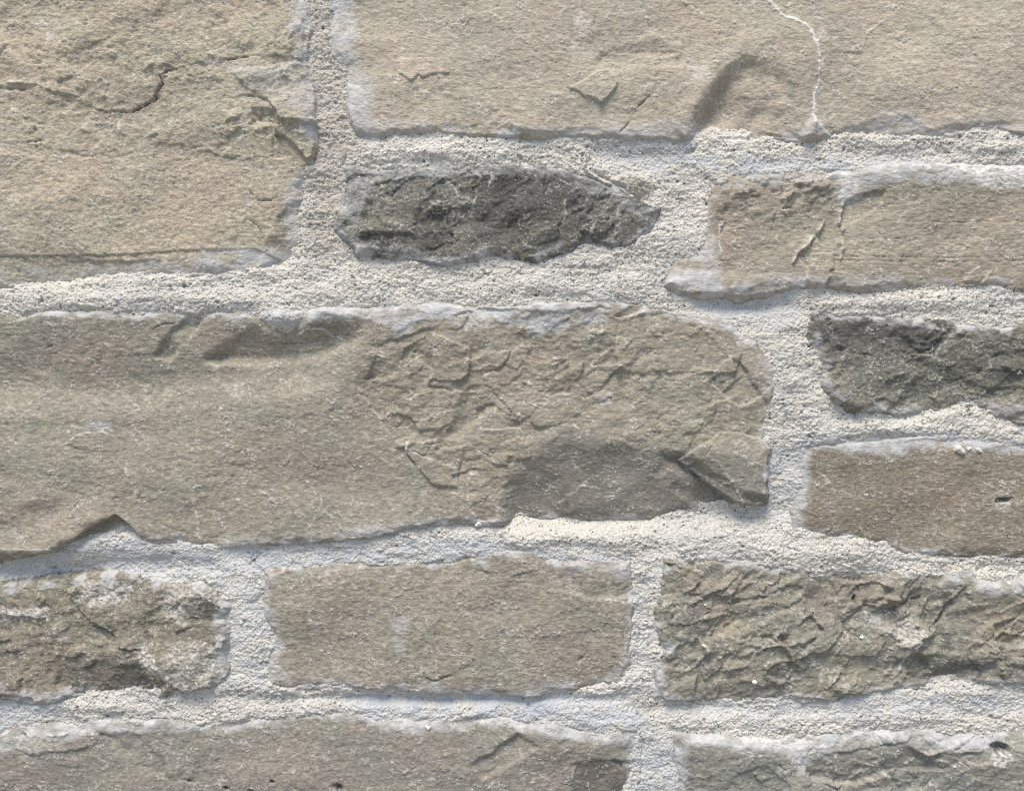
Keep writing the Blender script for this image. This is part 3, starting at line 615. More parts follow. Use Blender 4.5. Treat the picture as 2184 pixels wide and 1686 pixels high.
    p.stain(T(4, [(200, 300), (900, 310), (1250, 320), (1650, 330), (1650, 380), (1560, 360), (1300, 350), (900, 345), (300, 345)]), 0, .7, 4, .7)
    p.stain(T(4, [(1880, 390), (1950, 320), (2171, 310), (2171, 345), (1990, 360)]), 0, .8, 4, .5)
    p.stain(T(6, [(-60, 310), (130, 340), (320, 370), (320, 410), (120, 385), (-60, 365)]), 0, .55, 5, .8); p.stain(T(6, [(370, 500), (410, 500), (405, 530), (375, 530)]), 3, .6, 4, .8)
    p.stain(T(6, [(560, 600), (640, 700), (640, 950), (580, 940), (560, 800), (500, 700)]), 0, .45, 9, .8)
    p.stain(T(7, [(900, 100), (1250, 130), (1700, 100), (2200, 70), (2200, 160), (1500, 200), (900, 160)]), 0, .5, 5, .9)
    p.stain(T(7, [(700, 90), (770, 60), (860, 75), (900, 120), (880, 180), (560, 180), (520, 130)]), 0, .8, 5, .5)
    p.stain(T(8, [(-20, 60), (560, 20), (850, 0), (1400, 10), (1900, -30), (1900, 50), (700, 70), (0, 130)]), 0, .6, 4, .9)
    p.stain(T(6, [(80, 1540), (160, 1540), (170, 1600), (100, 1610)]), 0, .9, 5, .6)

def feat_charcoal(p):
    p.cut(T(6, [(820, 380), (920, 320), (1000, 470), (890, 570), (830, 600)]), -8, gu=.05, soft=6)
    p.cut(T(6, [(900, 600), (960, 500), (1200, 480), (1500, 700), (1300, 960), (1000, 900), (910, 780)]), 4, gv=.05, soft=8)
    p.cut(T(6, [(1460, 380), (1780, 400), (1600, 610), (1400, 580), (1300, 480)]), -5, gv=-.08, soft=8)
    p.cut(T(6, [(1760, 410), (2171, 420), (2600, 420), (2600, 800), (1900, 800), (1600, 640)]), 5, soft=4)
    for l in ([(1765, 415), (1650, 530), (1585, 615)], [(1195, 365), (1168, 470)], [(930, 500), (990, 490)], [(1290, 510), (1270, 535)], [(1060, 620), (1080, 590)], [(900, 620), (880, 700)], [(1520, 590), (1600, 620), (1660, 640)], [(1760, 785), (1770, 795)], [(1930, 610), (1940, 690)], [(1210, 640), (1190, 680)], [(1430, 910), (1470, 860)], [(1990, 470), (2060, 430), (2120, 415)]):
        p.line(T(6, l), 2.4, 3, 3, .55)
    for l in ([(980, 560), (1080, 580), (1250, 600)], [(1360, 570), (1480, 590)], [(1420, 640), (1560, 560), (1680, 470)], [(1700, 760), (1900, 700)], [(1100, 800), (1200, 760)], [(1950, 600), (2100, 590)]):
        p.line(T(6, l), 2.4, -6, rag=1.0)
    p.stain(T(6, [(820, 340), (1300, 350), (1700, 390), (1600, 600), (1200, 520), (900, 560), (820, 560)]), 1, .85, 14, .5, 20)
    p.stain(T(6, [(1500, 600), (2300, 420), (2300, 800), (1500, 760)]), 1, .45, 20, .6, 24)
    p.stain(T(6, [(1300, 900), (1700, 880), (2300, 860), (2300, 1000), (1400, 960)]), 2, .3, 12, .6)
    p.stain(T(6, [(850, 330), (1000, 310), (1250, 340), (1440, 370), (1500, 400), (1250, 355), (1000, 350)]), 0, .7, 4, .6)
    p.stain(T(6, [(860, 580), (930, 660), (930, 790), (1000, 880), (900, 830), (880, 700)]), 0, .7, 5, .7)
    p.stain(T(6, [(1330, 950), (1460, 930), (1660, 950), (1640, 1010), (1350, 1010)]), 0, .8, 6, .5); p.stain(T(6, [(1850, 920), (2000, 920), (2300, 900), (2300, 1060), (2050, 1010)]), 0, .6, 6, .7)

    p.flakes([(1730, 680), (2300, 700), (2300, 890), (1900, 880), (1770, 840)], 50, 42, 3.6, 6)

def feat_brown(p):
    p.stain(T(6, [(740, 1100), (1270, 1120), (1520, 1080), (2300, 1110), (2300, 1190), (1850, 1170), (1700, 1160), (1500, 1170), (1320, 1200), (1000, 1180), (860, 1170), (780, 1180)]), 0, .95, 5, .45, 18)
    p.stain(T(6, [(740, 1150), (800, 1160), (800, 1500), (770, 1700), (700, 1700)]), 0, .85, 6, .6)
    p.stain(T(9, [(700, 0), (860, 60), (1420, 170), (1600, 190), (1600, 220), (1300, 190), (900, 110)]), 0, .7, 5, .7)
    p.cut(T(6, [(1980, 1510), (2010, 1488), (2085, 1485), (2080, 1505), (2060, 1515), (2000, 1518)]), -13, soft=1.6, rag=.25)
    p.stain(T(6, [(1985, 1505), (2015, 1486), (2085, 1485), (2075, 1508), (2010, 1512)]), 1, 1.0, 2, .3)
    for x, y in ((2015, 1502), (2045, 1508), (2010, 1530), (2070, 1530)): p.line(T(6, [(x - 8, y), (x + 8, y + 4)]), 1.6, 2, 3, .8)
    p.stain(T(6, [(1980, 1520), (2090, 1515), (2070, 1545), (1990, 1550)]), 3, .4, 4, .7)
    for l in ([(1530, 1250), (1580, 1240), (1610, 1225)], [(1900, 1395), (1960, 1420), (1990, 1430)], [(2085, 1200), (2090, 1240)], [(1780, 1620), (1800, 1650)], [(1640, 1600), (1700, 1620)], [(1870, 1545), (1880, 1530)], [(910, 1340), (930, 1360)], [(1150, 1360), (1170, 1365)]):
        p.line(T(6, l), 2.0, 1.5, 3, .6)
    p.line(T(6, [(890, 1320), (920, 1340)]), 1.8, -5, 1, .6, rag=.3)
    p.cut(T(6, [(1620, 1640), (1700, 1600), (1780, 1640), (1760, 1720), (1650, 1720)]), -3, soft=2.5); p.stain(T(6, [(1620, 1640), (1700, 1605), (1780, 1640), (1760, 1710), (1650, 1710)]), 2, .4, 5, .6)
    p.bump(1900, 1060, 170, 50, 3)
    p.cut([(1700, 1000), (2330, 960), (2330, 940), (1700, 930)], -3, gv=.1, soft=6)

def feat_mottled(p):
    p.cut(T(7, [(520, 560), (640, 640), (740, 720), (770, 765), (900, 780), (950, 860), (1060, 960), (1150, 1060), (1500, 1000), (1500, 480), (1200, 340), (600, 320), (430, 440)]), 11, soft=1.8, rag=.6)
    p.cut(T(7, [(580, 645), (650, 645), (750, 715), (740, 745), (690, 742)]), -5, soft=2, rag=.4); p.stain(T(7, [(580, 640), (650, 645), (750, 715), (690, 745)]), 1, .35, 3, .3)
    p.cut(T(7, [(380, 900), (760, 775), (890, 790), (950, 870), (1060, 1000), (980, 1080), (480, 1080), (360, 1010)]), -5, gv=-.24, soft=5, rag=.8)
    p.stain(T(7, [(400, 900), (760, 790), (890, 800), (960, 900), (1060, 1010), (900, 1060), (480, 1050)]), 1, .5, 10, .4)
    p.cut(T(7, [(1130, 470), (1300, 470), (1440, 540), (1440, 600), (1200, 640), (1050, 600)]), -5, gv=-.1, soft=3)
    p.cut(T(7, [(1020, 680), (1250, 640), (1430, 640), (1400, 760), (1060, 740)]), -6, gv=-.1, soft=3)
    p.cut(T(7, [(-600, 600), (150, 590), (290, 600), (300, 680), (0, 700), (-600, 700)]), -6, gv=.08, soft=3)
    for l in ([(550, 390), (580, 480), (600, 500)], [(1130, 420), (1140, 520), (1100, 580), (1060, 600)], [(0, 610), (100, 580), (200, 545), (290, 560)], [(1100, 600), (1200, 640)], [(830, 770), (900, 775)], [(1270, 500), (1370, 480)], [(860, 590), (850, 640)], [(400, 660), (450, 670)]):
        p.line(T(7, l), 3.0, 2, 3, .8)
    p.stain(T(7, [(540, 420), (640, 380), (820, 400), (800, 470), (700, 500), (570, 510)]), 3, .85, 5, 1.1, 7)
    p.stain(T(7, [(-100, 560), (150, 550), (290, 540), (300, 600), (150, 590), (-100, 620)]), 3, .85, 5, .9, 8)
    p.stain(T(7, [(900, 770), (960, 800), (1010, 880), (1140, 960), (1060, 980), (960, 900)]), 3, .9, 5, .8, 8)
    p.stain(T(7, [(1080, 780), (1400, 760), (1440, 980), (1200, 1030), (1060, 940)]), 3, .6, 8, 1.2, 8)
    p.stain(T(7, [(1020, 390), (1240, 380), (1350, 450), (1100, 600), (1040, 520)]), 3, .55, 8, 1.1, 8)
    p.stain(T(7, [(1360, 560), (1460, 560), (1480, 940), (1380, 960), (1380, 760)]), 0, .9, 6, .5)
    p.stain(T(7, [(1280, 360), (1360, 440), (1440, 520), (1500, 440), (1400, 350)]), 0, .8, 5, .6)
    p.stain(T(7, [(340, 650), (460, 660), (440, 720), (380, 720)]), 3, .4, 6, 1)
    p.stain(T(7, [(100, 1060), (400, 1070), (540, 1030), (480, 1080), (350, 1130), (100, 1130)]), 0, .8, 4, .9); p.stain(T(7, [(-100, 960), (50, 1000), (100, 1080), (-100, 1100)]), 0, .6, 5, .9)
    p.stain(T(7, [(450, 700), (700, 740), (640, 820), (480, 780)]), 2, .55, 10, .6); p.stain(T(7, [(0, 420), (260, 420), (200, 540), (0, 530)]), 2, .5, 10, .6)
    p.stain(T(7, [(0, 850), (400, 860), (420, 1040), (120, 1060)]), 2, .35, 12, .8)
    p.stain(T(7, [(1100, 470), (1430, 500), (1430, 600), (1150, 600)]), 1, .4, 8, .7)

    p.flakes([(-100, 1245), (460, 1250), (480, 1460), (-100, 1480)], 80, 22, 4, 7)

def feat_middle(p):
    p.line(T(8, [(565, 965), (610, 982), (700, 952), (800, 902), (858, 848)]), 1.8, -6, 1, .3, rag=.35)
    p.cut(T(8, [(560, 960), (610, 980), (700, 950), (800, 900), (860, 845), (700, 780), (560, 850)]), 1.5, gv=.04, soft=5, rag=.8)
    p.cut(T(8, [(755, 380), (800, 325), (900, 297), (1100, 330), (1250, 300), (1300, 180), (700, 180), (640, 380)]), 3, soft=1.5, rag=.5)
    for l in ([(1480, 1056), (1518, 990)], [(1500, 870), (1560, 820)], [(1410, 370), (1430, 450)], [(1840, 260), (1838, 300)], [(860, 250), (950, 230)], [(1700, 870), (1740, 840)]):
        p.line(T(8, l), 1.8, -5, 1, .25, rag=.5)
    p.cut(T(8, [(1300, 260), (1860, 250), (1850, 460), (1600, 480), (1400, 420)]), -4, gv=-.06, soft=6)
    for pl in ([(350, 620), (460, 590), (450, 640), (410, 830), (390, 830)], [(1130, 750), (1240, 740), (1240, 800), (1180, 800)], [(230, 540), (300, 530), (320, 590)], [(890, 240), (950, 250), (930, 320)], [(1430, 310), (1500, 290), (1440, 370)]):
        p.stain(T(8, pl), 0, .55, 5, 1.0, 8)
    for l in ([(1105, 220), (1130, 230), (1170, 265)], [(1190, 290), (1200, 285)], [(90, 690), (110, 715)], [(225, 740), (235, 760)], [(285, 750), (295, 765)], [(340, 985), (355, 990)], [(1000, 1010), (1030, 1025)], [(1640, 495), (1740, 490), (1810, 510)]):
        p.line(T(8, l), 2.6, 1.5, 3, .8)
    p.stain(T(8, [(1280, 460), (1420, 430), (1400, 560), (1290, 620)]), 2, .35, 12, .6); p.stain(T(8, [(700, 960), (850, 900), (820, 1040), (690, 1050)]), 2, .35, 10, .6)
    p.stain(T(8, [(1750, 260), (1880, 270), (1880, 900), (1830, 1060), (1640, 1060), (1780, 900), (1840, 700), (1820, 400)]), 0, .6, 5, .8)
    p.stain(T(8, [(-40, 990), (60, 1010), (480, 1050), (620, 990), (660, 1060), (860, 1040), (960, 1060), (1300, 1030), (1450, 1010), (1600, 1040), (1600, 1100), (0, 1100)]), 0, .85, 5, .6)
    p.stain(T(8, [(1250, 190), (1460, 220), (1850, 230), (1860, 320), (1760, 330), (1400, 250)]), 0, .7, 5, .7)
    p.stain(T(7, [(1640, 280), (1700, 300), (1680, 480), (1760, 700), (1720, 840), (1720, 1040), (1600, 1040), (1600, 300)]), 0, .8, 5, .6)
    p.stain(T(7, [(1660, 900), (1800, 880), (1850, 1040), (1680, 1040)]), 3, .35, 8, .8)
    p.stain(T(7, [(2040, 980), (2200, 980), (2200, 1060), (2000, 1050)]), 0, .9, 5, .5)
    th = np.linspace(0, 5.6, 14)
    p.line(T(7, [(2005 + 55 * math.cos(a), 585 + 50 * math.sin(a)) for a in th]), 3.0, 1.5, 3, .5); p.bump(681, 1312, 14, 12, -3)

def feat_rugged(p):
    for l in ([(1090, 630), (1050, 700), (970, 825)], [(1790, 400), (1720, 490), (1640, 595)], [(262, 615), (225, 700), (165, 745)], [(200, 800), (150, 890)], [(490, 810), (650, 762), (850, 715)], [(1140, 950), (1075, 1050), (1000, 1090)],
              [(552, 885), (528, 960)], [(262, 1050), (232, 1130)], [(30, 640), (120, 620), (380, 570)], [(1140, 520), (1300, 515)], [(930, 520), (945, 460)], [(690, 400), (560, 450), (440, 480)], [(380, 320), (300, 400)], [(1500, 340), (1440, 400)],
              [(720, 950), (830, 880)], [(1060, 860), (1000, 980), (920, 1040)], [(1540, 650), (1490, 800)], [(1800, 850), (1810, 920)], [(640, 1120), (740, 1090), (900, 1110)], [(600, 340), (560, 400), (540, 440)], [(860, 560), (780, 600)], [(1180, 420), (1100, 400), (1000, 420)]):
        p.ledge(T(9, l), 7)
    p.cut(T(9, [(1090, 630), (1050, 700), (970, 825), (1200, 830), (1320, 680), (1250, 650)]), 7, soft=2)
    p.cut(T(9, [(480, 810), (650, 762), (850, 718), (720, 860), (560, 900)]), -8, gv=.1, soft=3)
    p.cut(T(9, [(1790, 400), (1720, 490), (1640, 590), (1560, 760), (1680, 820), (1800, 780), (1850, 560)]), -9, gu=.12, soft=3)
    p.cut(T(9, [(1500, 830), (1800, 820), (1900, 900), (1650, 1010), (1420, 980)]), -8, gv=-.1, soft=6)
    p.cut(T(9, [(0, 240), (260, 250), (460, 380), (300, 470), (0, 430)]), 6, gv=.08, soft=4)
    p.cut(T(9, [(680, 400), (900, 300), (1120, 300), (1000, 480), (820, 500)]), -8, gu=-.06, gv=-.05, soft=4)
    p.cut(T(9, [(1150, 300), (1500, 330), (1430, 470), (1140, 490)]), 6, gv=.05, soft=4)
    p.cut(T(9, [(1280, 650), (1440, 610), (1520, 700), (1480, 800), (1380, 760)]), 6, soft=3)
    p.stain(T(9, [(1190, 570), (1270, 580), (1260, 640), (1180, 620)]), 0, .9, 4, .6); p.stain(T(9, [(1290, 670), (1440, 610), (1510, 680), (1480, 800), (1400, 780)]), 3, .6, 9, 1.0, 12)
    p.stain(T(9, [(1280, 560), (1420, 560), (1400, 600), (1270, 620)]), 1, .4, 5, .5)
    p.stain(T(9, [(1640, 780), (1660, 700), (1720, 690), (1700, 790), (1640, 805)]), 1, .9, 3, 1.0, 5)
    p.bump(1822, 1276, 4, 6, -16, ang=.6); p.stain([(1818, 1280), (1820, 1272), (1826, 1270), (1825, 1278), (1820, 1284)], 1, 1, 2, .1)
    for pl in ([(200, 380), (320, 300), (440, 380), (320, 460)], [(480, 500), (620, 470), (700, 520), (560, 580)], [(1150, 400), (1420, 400), (1400, 520), (1150, 500)], [(950, 840), (1180, 880), (1100, 980), (980, 940)], [(0, 260), (180, 260), (100, 320), (0, 330)], [(640, 340), (740, 330), (720, 400), (660, 400)], [(240, 580), (400, 560), (380, 700), (260, 700)], [(750, 560), (900, 560), (860, 700), (740, 680)], [(1850, 500), (2171, 460), (2300, 800), (1850, 780)]):
        p.stain(T(9, pl), 2, .5, 12, .7, 16)
    for pl in ([(500, 820), (740, 860), (720, 1000), (560, 1040)], [(1400, 850), (1900, 850), (1900, 1010), (1420, 1030)], [(0, 450), (200, 480), (180, 640), (0, 640)], [(820, 1060), (1000, 1040), (1000, 1110), (820, 1120)], [(830, 400), (980, 400), (940, 520), (800, 560)]):
        p.stain(T(9, pl), 1, .5, 12, .6, 16)
    for l in ([(60, 440), (30, 560), (10, 620)], [(270, 780), (280, 830)], [(230, 1000), (190, 1030)], [(1420, 840), (1370, 930)], [(1230, 800), (1210, 870)], [(340, 410), (310, 470)], [(1820, 640), (1930, 610)], [(905, 900), (890, 1000)], [(150, 750), (180, 790)], [(470, 1010), (470, 1060)], [(1900, 1030), (2050, 1030)]):
        p.line(T(9, l), 2.8, 2, 3, .7)
    p.stain(T(9, [(230, 200), (520, 220), (700, 290), (560, 290), (480, 260), (240, 250)]), 0, .75, 6, .6)
    p.stain(T(9, [(1820, 300), (2000, 360), (2300, 370), (2300, 420), (1980, 430), (1880, 400)]), 0, .9, 5, .6)
    p.stain(T(9, [(-160, 1100), (200, 1140), (420, 1150), (700, 1100), (1050, 1110), (1300, 1040), (1800, 1000), (2300, 1020), (2300, 1090), (1200, 1120), (0, 1160)]), 0, .7, 5, .8)
    p.stain(T(8, [(1990, 900), (2060, 980), (2050, 1110), (1960, 1110)]), 0, .8, 5, .5)
    p.cut(T(9, [(-140, 1000), (2300, 980), (2300, 1140), (-140, 1160)]), -2, gv=-.12, soft=8)

    p.flakes([(1410, 1195), (2300, 1230), (2300, 1460), (1410, 1490)], 100, 50, 7, 9)

def feat_lower(p):
    p.cut(T(8, [(840, 1520), (1060, 1380), (1130, 1320), (1250, 1400), (1000, 1560), (900, 1600)]), -8, gu=-.06, soft=7, rag=.7)
    dk = T(8, [(1440, 1900), (1470, 1620), (1490, 1510), (1560, 1470), (1700, 1500), (1900, 1500), (1900, 1900)])
    p.cut(dk, -8, gv=-.03, soft=3); p.stain(dk, 1, .6, 8, .4, 20)
    p.line(T(8, [(1455, 1690), (1465, 1620), (1480, 1560), (1500, 1500)]), 2.0, 2, 3, .5, rag=.5)
    for l in ([(930, 1686), (980, 1630), (1010, 1600)], [(1210, 1540), (1280, 1500), (1280, 1520)], [(480, 1540), (510, 1560)], [(570, 1600), (620, 1610)], [(730, 1610), (760, 1600)], [(400, 1560), (450, 1540)], [(1540, 1600), (1560, 1550)], [(860, 1368), (870, 1372)], [(1600, 1385), (1620, 1395)], [(1060, 1370), (1010, 1340)]):
        p.line(T(8, l), 2.4, 2, 3, .6)
    p.stain(T(8, [(760, 1600), (960, 1570), (1000, 1620), (850, 1640)]), 2, .35, 8, .7)
    p.stain(T(8, [(-40, 1180), (260, 1200), (500, 1220), (900, 1190), (1100, 1190), (1500, 1270), (1880, 1290), (1880, 1340), (1700, 1380), (1680, 1350), (1540, 1330), (1500, 1345), (1200, 1285), (1100, 1270), (880, 1255), (480, 1285), (220, 1240), (-40, 1215)]), 0, .95, 5, .45, 20)
    p.stain(T(8, [(1830, 1320), (1880, 1320), (1880, 1900), (1840, 1900), (1830, 1600)]), 0, .8, 5, .5)
    p.stain(T(8, [(830, 1230), (1100, 1225), (1160, 1280), (900, 1270)]), 3, .5, 5, 1.1, 6)
    p.stain(T(7, [(-100, 1250), (300, 1240), (480, 1230), (620, 1270), (560, 1300), (420, 1330), (300, 1310), (130, 1300), (80, 1400), (-100, 1400)]), 0, .8, 7, .6)
    p.stain(T(7, [(620, 1250), (1100, 1220), (1240, 1240), (1300, 1290), (1000, 1290), (840, 1300), (640, 1300)]), 0, .75, 7, .7); p.stain(T(7, [(1300, 1270), (1600, 1220), (2200, 1170), (2200, 1200), (1700, 1240), (1400, 1290)]), 0, .6, 5, .7)
    p.line(T(7, [(290, 1315), (350, 1325), (420, 1320), (470, 1295)]), 2.6, 3, 3, .8, rag=.4)
    p.cut(T(7, [(80, 1400), (110, 1330), (290, 1310), (470, 1300), (700, 1330), (500, 1420), (200, 1440)]), 4, gv=.06, soft=4); p.stain(T(7, [(90, 1390), (200, 1330), (400, 1360), (350, 1430), (160, 1430)]), 3, .35, 10, .8)
    p.cut(T(7, [(640, 1320), (860, 1320), (1050, 1500), (1080, 1600), (900, 1540)]), -7, gu=.05, soft=8); p.stain(T(7, [(650, 1320), (800, 1330), (900, 1420), (860, 1430)]), 1, .4, 8, .5)
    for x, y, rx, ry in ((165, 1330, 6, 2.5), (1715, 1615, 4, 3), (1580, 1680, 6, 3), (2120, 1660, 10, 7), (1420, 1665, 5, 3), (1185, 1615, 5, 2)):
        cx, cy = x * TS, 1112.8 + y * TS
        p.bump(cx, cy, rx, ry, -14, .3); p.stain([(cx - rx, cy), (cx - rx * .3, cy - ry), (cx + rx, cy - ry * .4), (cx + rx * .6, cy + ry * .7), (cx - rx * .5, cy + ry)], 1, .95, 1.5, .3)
    p.line(T(7, [(1130, 1625), (1180, 1612)]), 2, 2, 3, .6); p.line(T(7, [(2090, 1660), (2110, 1690)]), 2, 2, 3, .9)
    p.bump(150, 1660, 200, 60, 5, .2); p.bump(560, 1600, 140, 40, -3, .1)

def feat_grey(p):
    p.cut(T(9, [(770, 1500), (800, 1450), (1000, 1440), (1200, 1390), (1420, 1365), (1490, 1450), (1850, 1435), (1650, 1560), (1300, 1540), (1100, 1640), (820, 1600)]), -9, gv=-.14, soft=4, rag=1)
    p.cut(T(9, [(1220, 1485), (1265, 1555), (1340, 1600), (1300, 1900), (900, 1900), (1050, 1620)]), 5, soft=3, rag=.8)
    p.cut(T(9, [(1000, 1385), (1060, 1345), (1150, 1310), (1500, 1290), (1420, 1360), (1200, 1388), (1010, 1438)]), 6, gv=.05, soft=3, rag=.7)
    p.cut(T(9, [(1480, 1450), (1640, 1420), (1850, 1325), (1900, 1400), (1850, 1435)]), 5, gv=.06, soft=3, rag=.7)
    p.line(T(9, [(1850, 1335), (1790, 1390), (1720, 1420)]), 2.2, -6, 1, .3, rag=.4)
    p.cut(T(9, [(520, 1490), (600, 1560), (700, 1640), (760, 1900), (200, 1900), (300, 1600)]), -5, gu=-.02, soft=4, rag=.8)
    p.cut(T(9, [(1800, 1500), (2000, 1490), (2100, 1400), (2300, 1350), (2300, 1900), (1780, 1900)]), 5, soft=3, rag=.8)
    p.stain(T(9, [(780, 1470), (1000, 1450), (1420, 1380), (1500, 1450), (1840, 1440), (1600, 1560), (1300, 1540), (900, 1560)]), 1, .5, 10, .5, 20)
    p.stain(T(9, [(0, 1400), (500, 1400), (700, 1600), (500, 1900), (0, 1900)]), 1, .22, 20, .6, 24)
    p.stain(T(9, [(-20, 1310), (260, 1340), (620, 1370), (780, 1360), (900, 1300), (1150, 1290), (1500, 1280), (1850, 1300), (2000, 1330), (1900, 1400), (1700, 1400), (1500, 1360), (1180, 1325), (1060, 1360), (1000, 1420), (800, 1430), (780, 1560), (740, 1500), (640, 1420), (300, 1370), (-20, 1350)]), 0, .95, 6, .5, 22)
    p.stain(T(9, [(440, 1350), (620, 1330), (900, 1290), (950, 1310), (760, 1380), (600, 1375)]), 3, .8, 6, .6)
    p.line(T(9, [(790, 1560), (755, 1500), (785, 1440), (900, 1400), (1000, 1385), (1060, 1345), (1150, 1312)]), 3.0, 2, 3, .55)
    p.line(T(9, [(1500, 1340), (1495, 1400), (1505, 1450)]), 4, 1, 3, .6); p.line(T(9, [(1225, 1485), (1262, 1555), (1345, 1600)]), 2.0, 3, 3, .55, rag=.5)
    for l in ([(1410, 1500), (1490, 1480)], [(540, 1540), (620, 1580), (700, 1640)], [(1620, 1500), (1700, 1480)], [(1800, 1660), (1850, 1600)], [(2050, 1640), (2140, 1600)], [(95, 1640), (125, 1635)], [(625, 1585), (640, 1588)], [(230, 1435), (242, 1436)], [(435, 1430), (450, 1432)], [(1640, 1690), (1600, 1640)]):
        p.line(T(9, l), 2.4, 2, 3, .65)
    p.flakes([(1450, 1575), (2300, 1570), (2300, 1760), (1450, 1760)], 50, 34, 3.5, 10)
    # pit with crumbled rim
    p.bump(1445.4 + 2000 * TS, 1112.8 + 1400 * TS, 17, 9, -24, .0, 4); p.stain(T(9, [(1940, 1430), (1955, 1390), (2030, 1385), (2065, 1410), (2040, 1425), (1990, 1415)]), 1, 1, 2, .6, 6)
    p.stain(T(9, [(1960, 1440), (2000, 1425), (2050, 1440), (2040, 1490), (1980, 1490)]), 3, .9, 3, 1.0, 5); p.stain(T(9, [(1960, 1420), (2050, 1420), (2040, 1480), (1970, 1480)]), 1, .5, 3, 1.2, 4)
    p.stain(T(9, [(1900, 1560), (2300, 1450), (2300, 1900), (1700, 1900)]), 2, .12, 30, .6, 30)
    p.stain(T(8, [(2100, 1300), (2160, 1320), (2180, 1900), (2110, 1900)]), 0, .8, 6, .5)

FEAT = dict(tan=feat_tan, long=feat_long, dark=feat_dark, ridged=feat_ridged, big=feat_big, charcoal=feat_charcoal, brown=feat_brown,
            mottled=feat_mottled, middle=feat_middle, rugged=feat_rugged, lower=feat_lower, grey=feat_grey)

# ------------------------------------------------------------------ the stones
LAYER = dict(tan=2.0, long=1.5, dark=2.2, ridged=1.8, big=1.6, charcoal=2.2, brown=1.0, mottled=2.6, middle=1.6, rugged=2.4, lower=1.8, grey=2.8)
def stone_relief(key, poly, setting, seed, feat=None):
    lift, drop, edge, fine, med, terr, tsc = setting
    xs = [q[0] for q in poly]; ys = [q[1] for q in poly]
    p = Patch(min(xs) - 26, min(ys) - 26, max(xs) + 26, max(ys) + 26, seed)
    U, V = p.U, p.V
    sd = sdpoly(U + (p.WU - U) * .7, V + (p.WV - V) * .7, poly)
    p.sd = sd
    ev = edge * np.clip(1 + 1.6 * fbm(U / 60, V / 60, 2, seed + 51), .35, 2.2)
    lift, drop = lift * .7, drop * .65
    p.H += lift - drop * (1 - sstep(0, ev, sd)) ** 1.5 * np.clip(1 + 1.3 * fbm(U / 110, V / 110, 2, seed + 53), .4, 1.6)
    if feat: feat(p)
    r = p.rough; lay = LAYER.get(key, 1.6)
    p.H += med * 6.0 * fbm((U * .93 - V * .3) / 300, (V * .93 + U * .3) / 170, 2, seed, .35) + med * 0.42 * r * fbm(U / 28, V / 17, 2, seed + 3)
    if terr > 0:
        ca, sa = math.cos(-.35), math.sin(-.35)
        a = (U * ca + V * sa) / tsc; b = (-U * sa + V * ca) / (tsc * .55)
        q = fbm(a, b, 4, seed + 9, .55)
        p.H += terr * r * .4 * (terrace(q, 4.5) + .8 * q)
        a = (U * .88 - V * .47) / (tsc * 1.5) + .35 * q; b = (U * .47 + V * .88) / (tsc * .8) + .35 * q
        p.H += terr * r * 2.2 * knap(a, b, seed % 97) + terr * r * .6 * knap(a * 2.3 + 5, b * 2.3, seed % 89)
    # scaly grain drawn out along the bedding
    w1 = fbm(U / 22, V / 22, 2, seed + 21) * .6
    ra = math.radians(((seed * 7) % 31) - 22); cr, sr = math.cos(ra), math.sin(ra)
    X = U * cr + V * sr; Y = -U * sr + V * cr
    g = fbm(X / 13 + w1, Y / 7.5 + w1, 3, seed + 17, .72)
    g2 = 1 - np.abs(pn(X / 8.5 + w1, Y / 5.6 - w1, seed + 25)) * 2
    fr = fine * (.55 + .45 * r) * (1 + .5 * pn(U / 120, V / 80, seed + 29))
    p.H += fr * (1.45 * g + .55 * g2)
    # short raised hairs of quartz and lime on the face
    hair = sstep(.90, .985, 1 - np.abs(fbm(U / 30, V / 19, 3, seed + 71, .6)) * 2.2) * sstep(.02, .28, fbm(U / 46, V / 36, 2, seed + 73))
    p.H += 1.8 * hair; p.st[..., 3] = np.maximum(p.st[..., 3], .7 * hair)
    # thin layers that have split away, each ending in a fine pale edge
    q2 = fbm(U / 190 + .35 * w1, V / 120 + .35 * w1, 3, seed + 61, .42) * 3.2
    fl = np.floor(q2); fq = q2 - fl
    p.H += lay * (fl + sstep(.965, 1.0, fq)) + lay * .5 * fq
    edge_l = sstep(.93, .985, fq) * np.clip(.3 + 1.8 * fbm(U / 40, V / 40, 2, seed + 63) + .9 * fbm(U / 7, V / 6, 2, seed + 64), 0, 1)
    p.st[..., 3] = np.maximum(p.st[..., 3], .5 * edge_l)
    p.H += lay * 2.2 * knap(X / 170, Y / 110, seed % 83)
    p.st += (0.0)
    # thin lime film that creeps in from the joint
    film = np.clip(sstep(34, -8, sd) * (.4 + 3.4 * fbm(U / 42, V / 34, 3, seed + 33)) + .5 * sstep(14, 0, sd) * fbm(U / 7, V / 5, 2, seed + 35) - .2, 0, .9)
    p.st[..., 0] = np.maximum(p.st[..., 0], film)
    # film smooths the grain a little, then the side falls away into the joint
    p.H += np.where(sd < 0, sd * 1.6, 0)
    return p

root = bpy.data.objects.new('stone_wall', None); COL.objects.link(root)
root.location = (0, 0, 0)
root['label'] = 'coursed rubble wall of grey-brown split stones bedded in pale sandy mortar'
root['category'] = 'wall'; root['kind'] = 'thing'

def part(name, me, mat, parent, label=None):
    o = bpy.data.objects.new(name, me); COL.objects.link(o); me.materials.append(mat); o.parent = parent
    if label: o['label'] = label
    return o

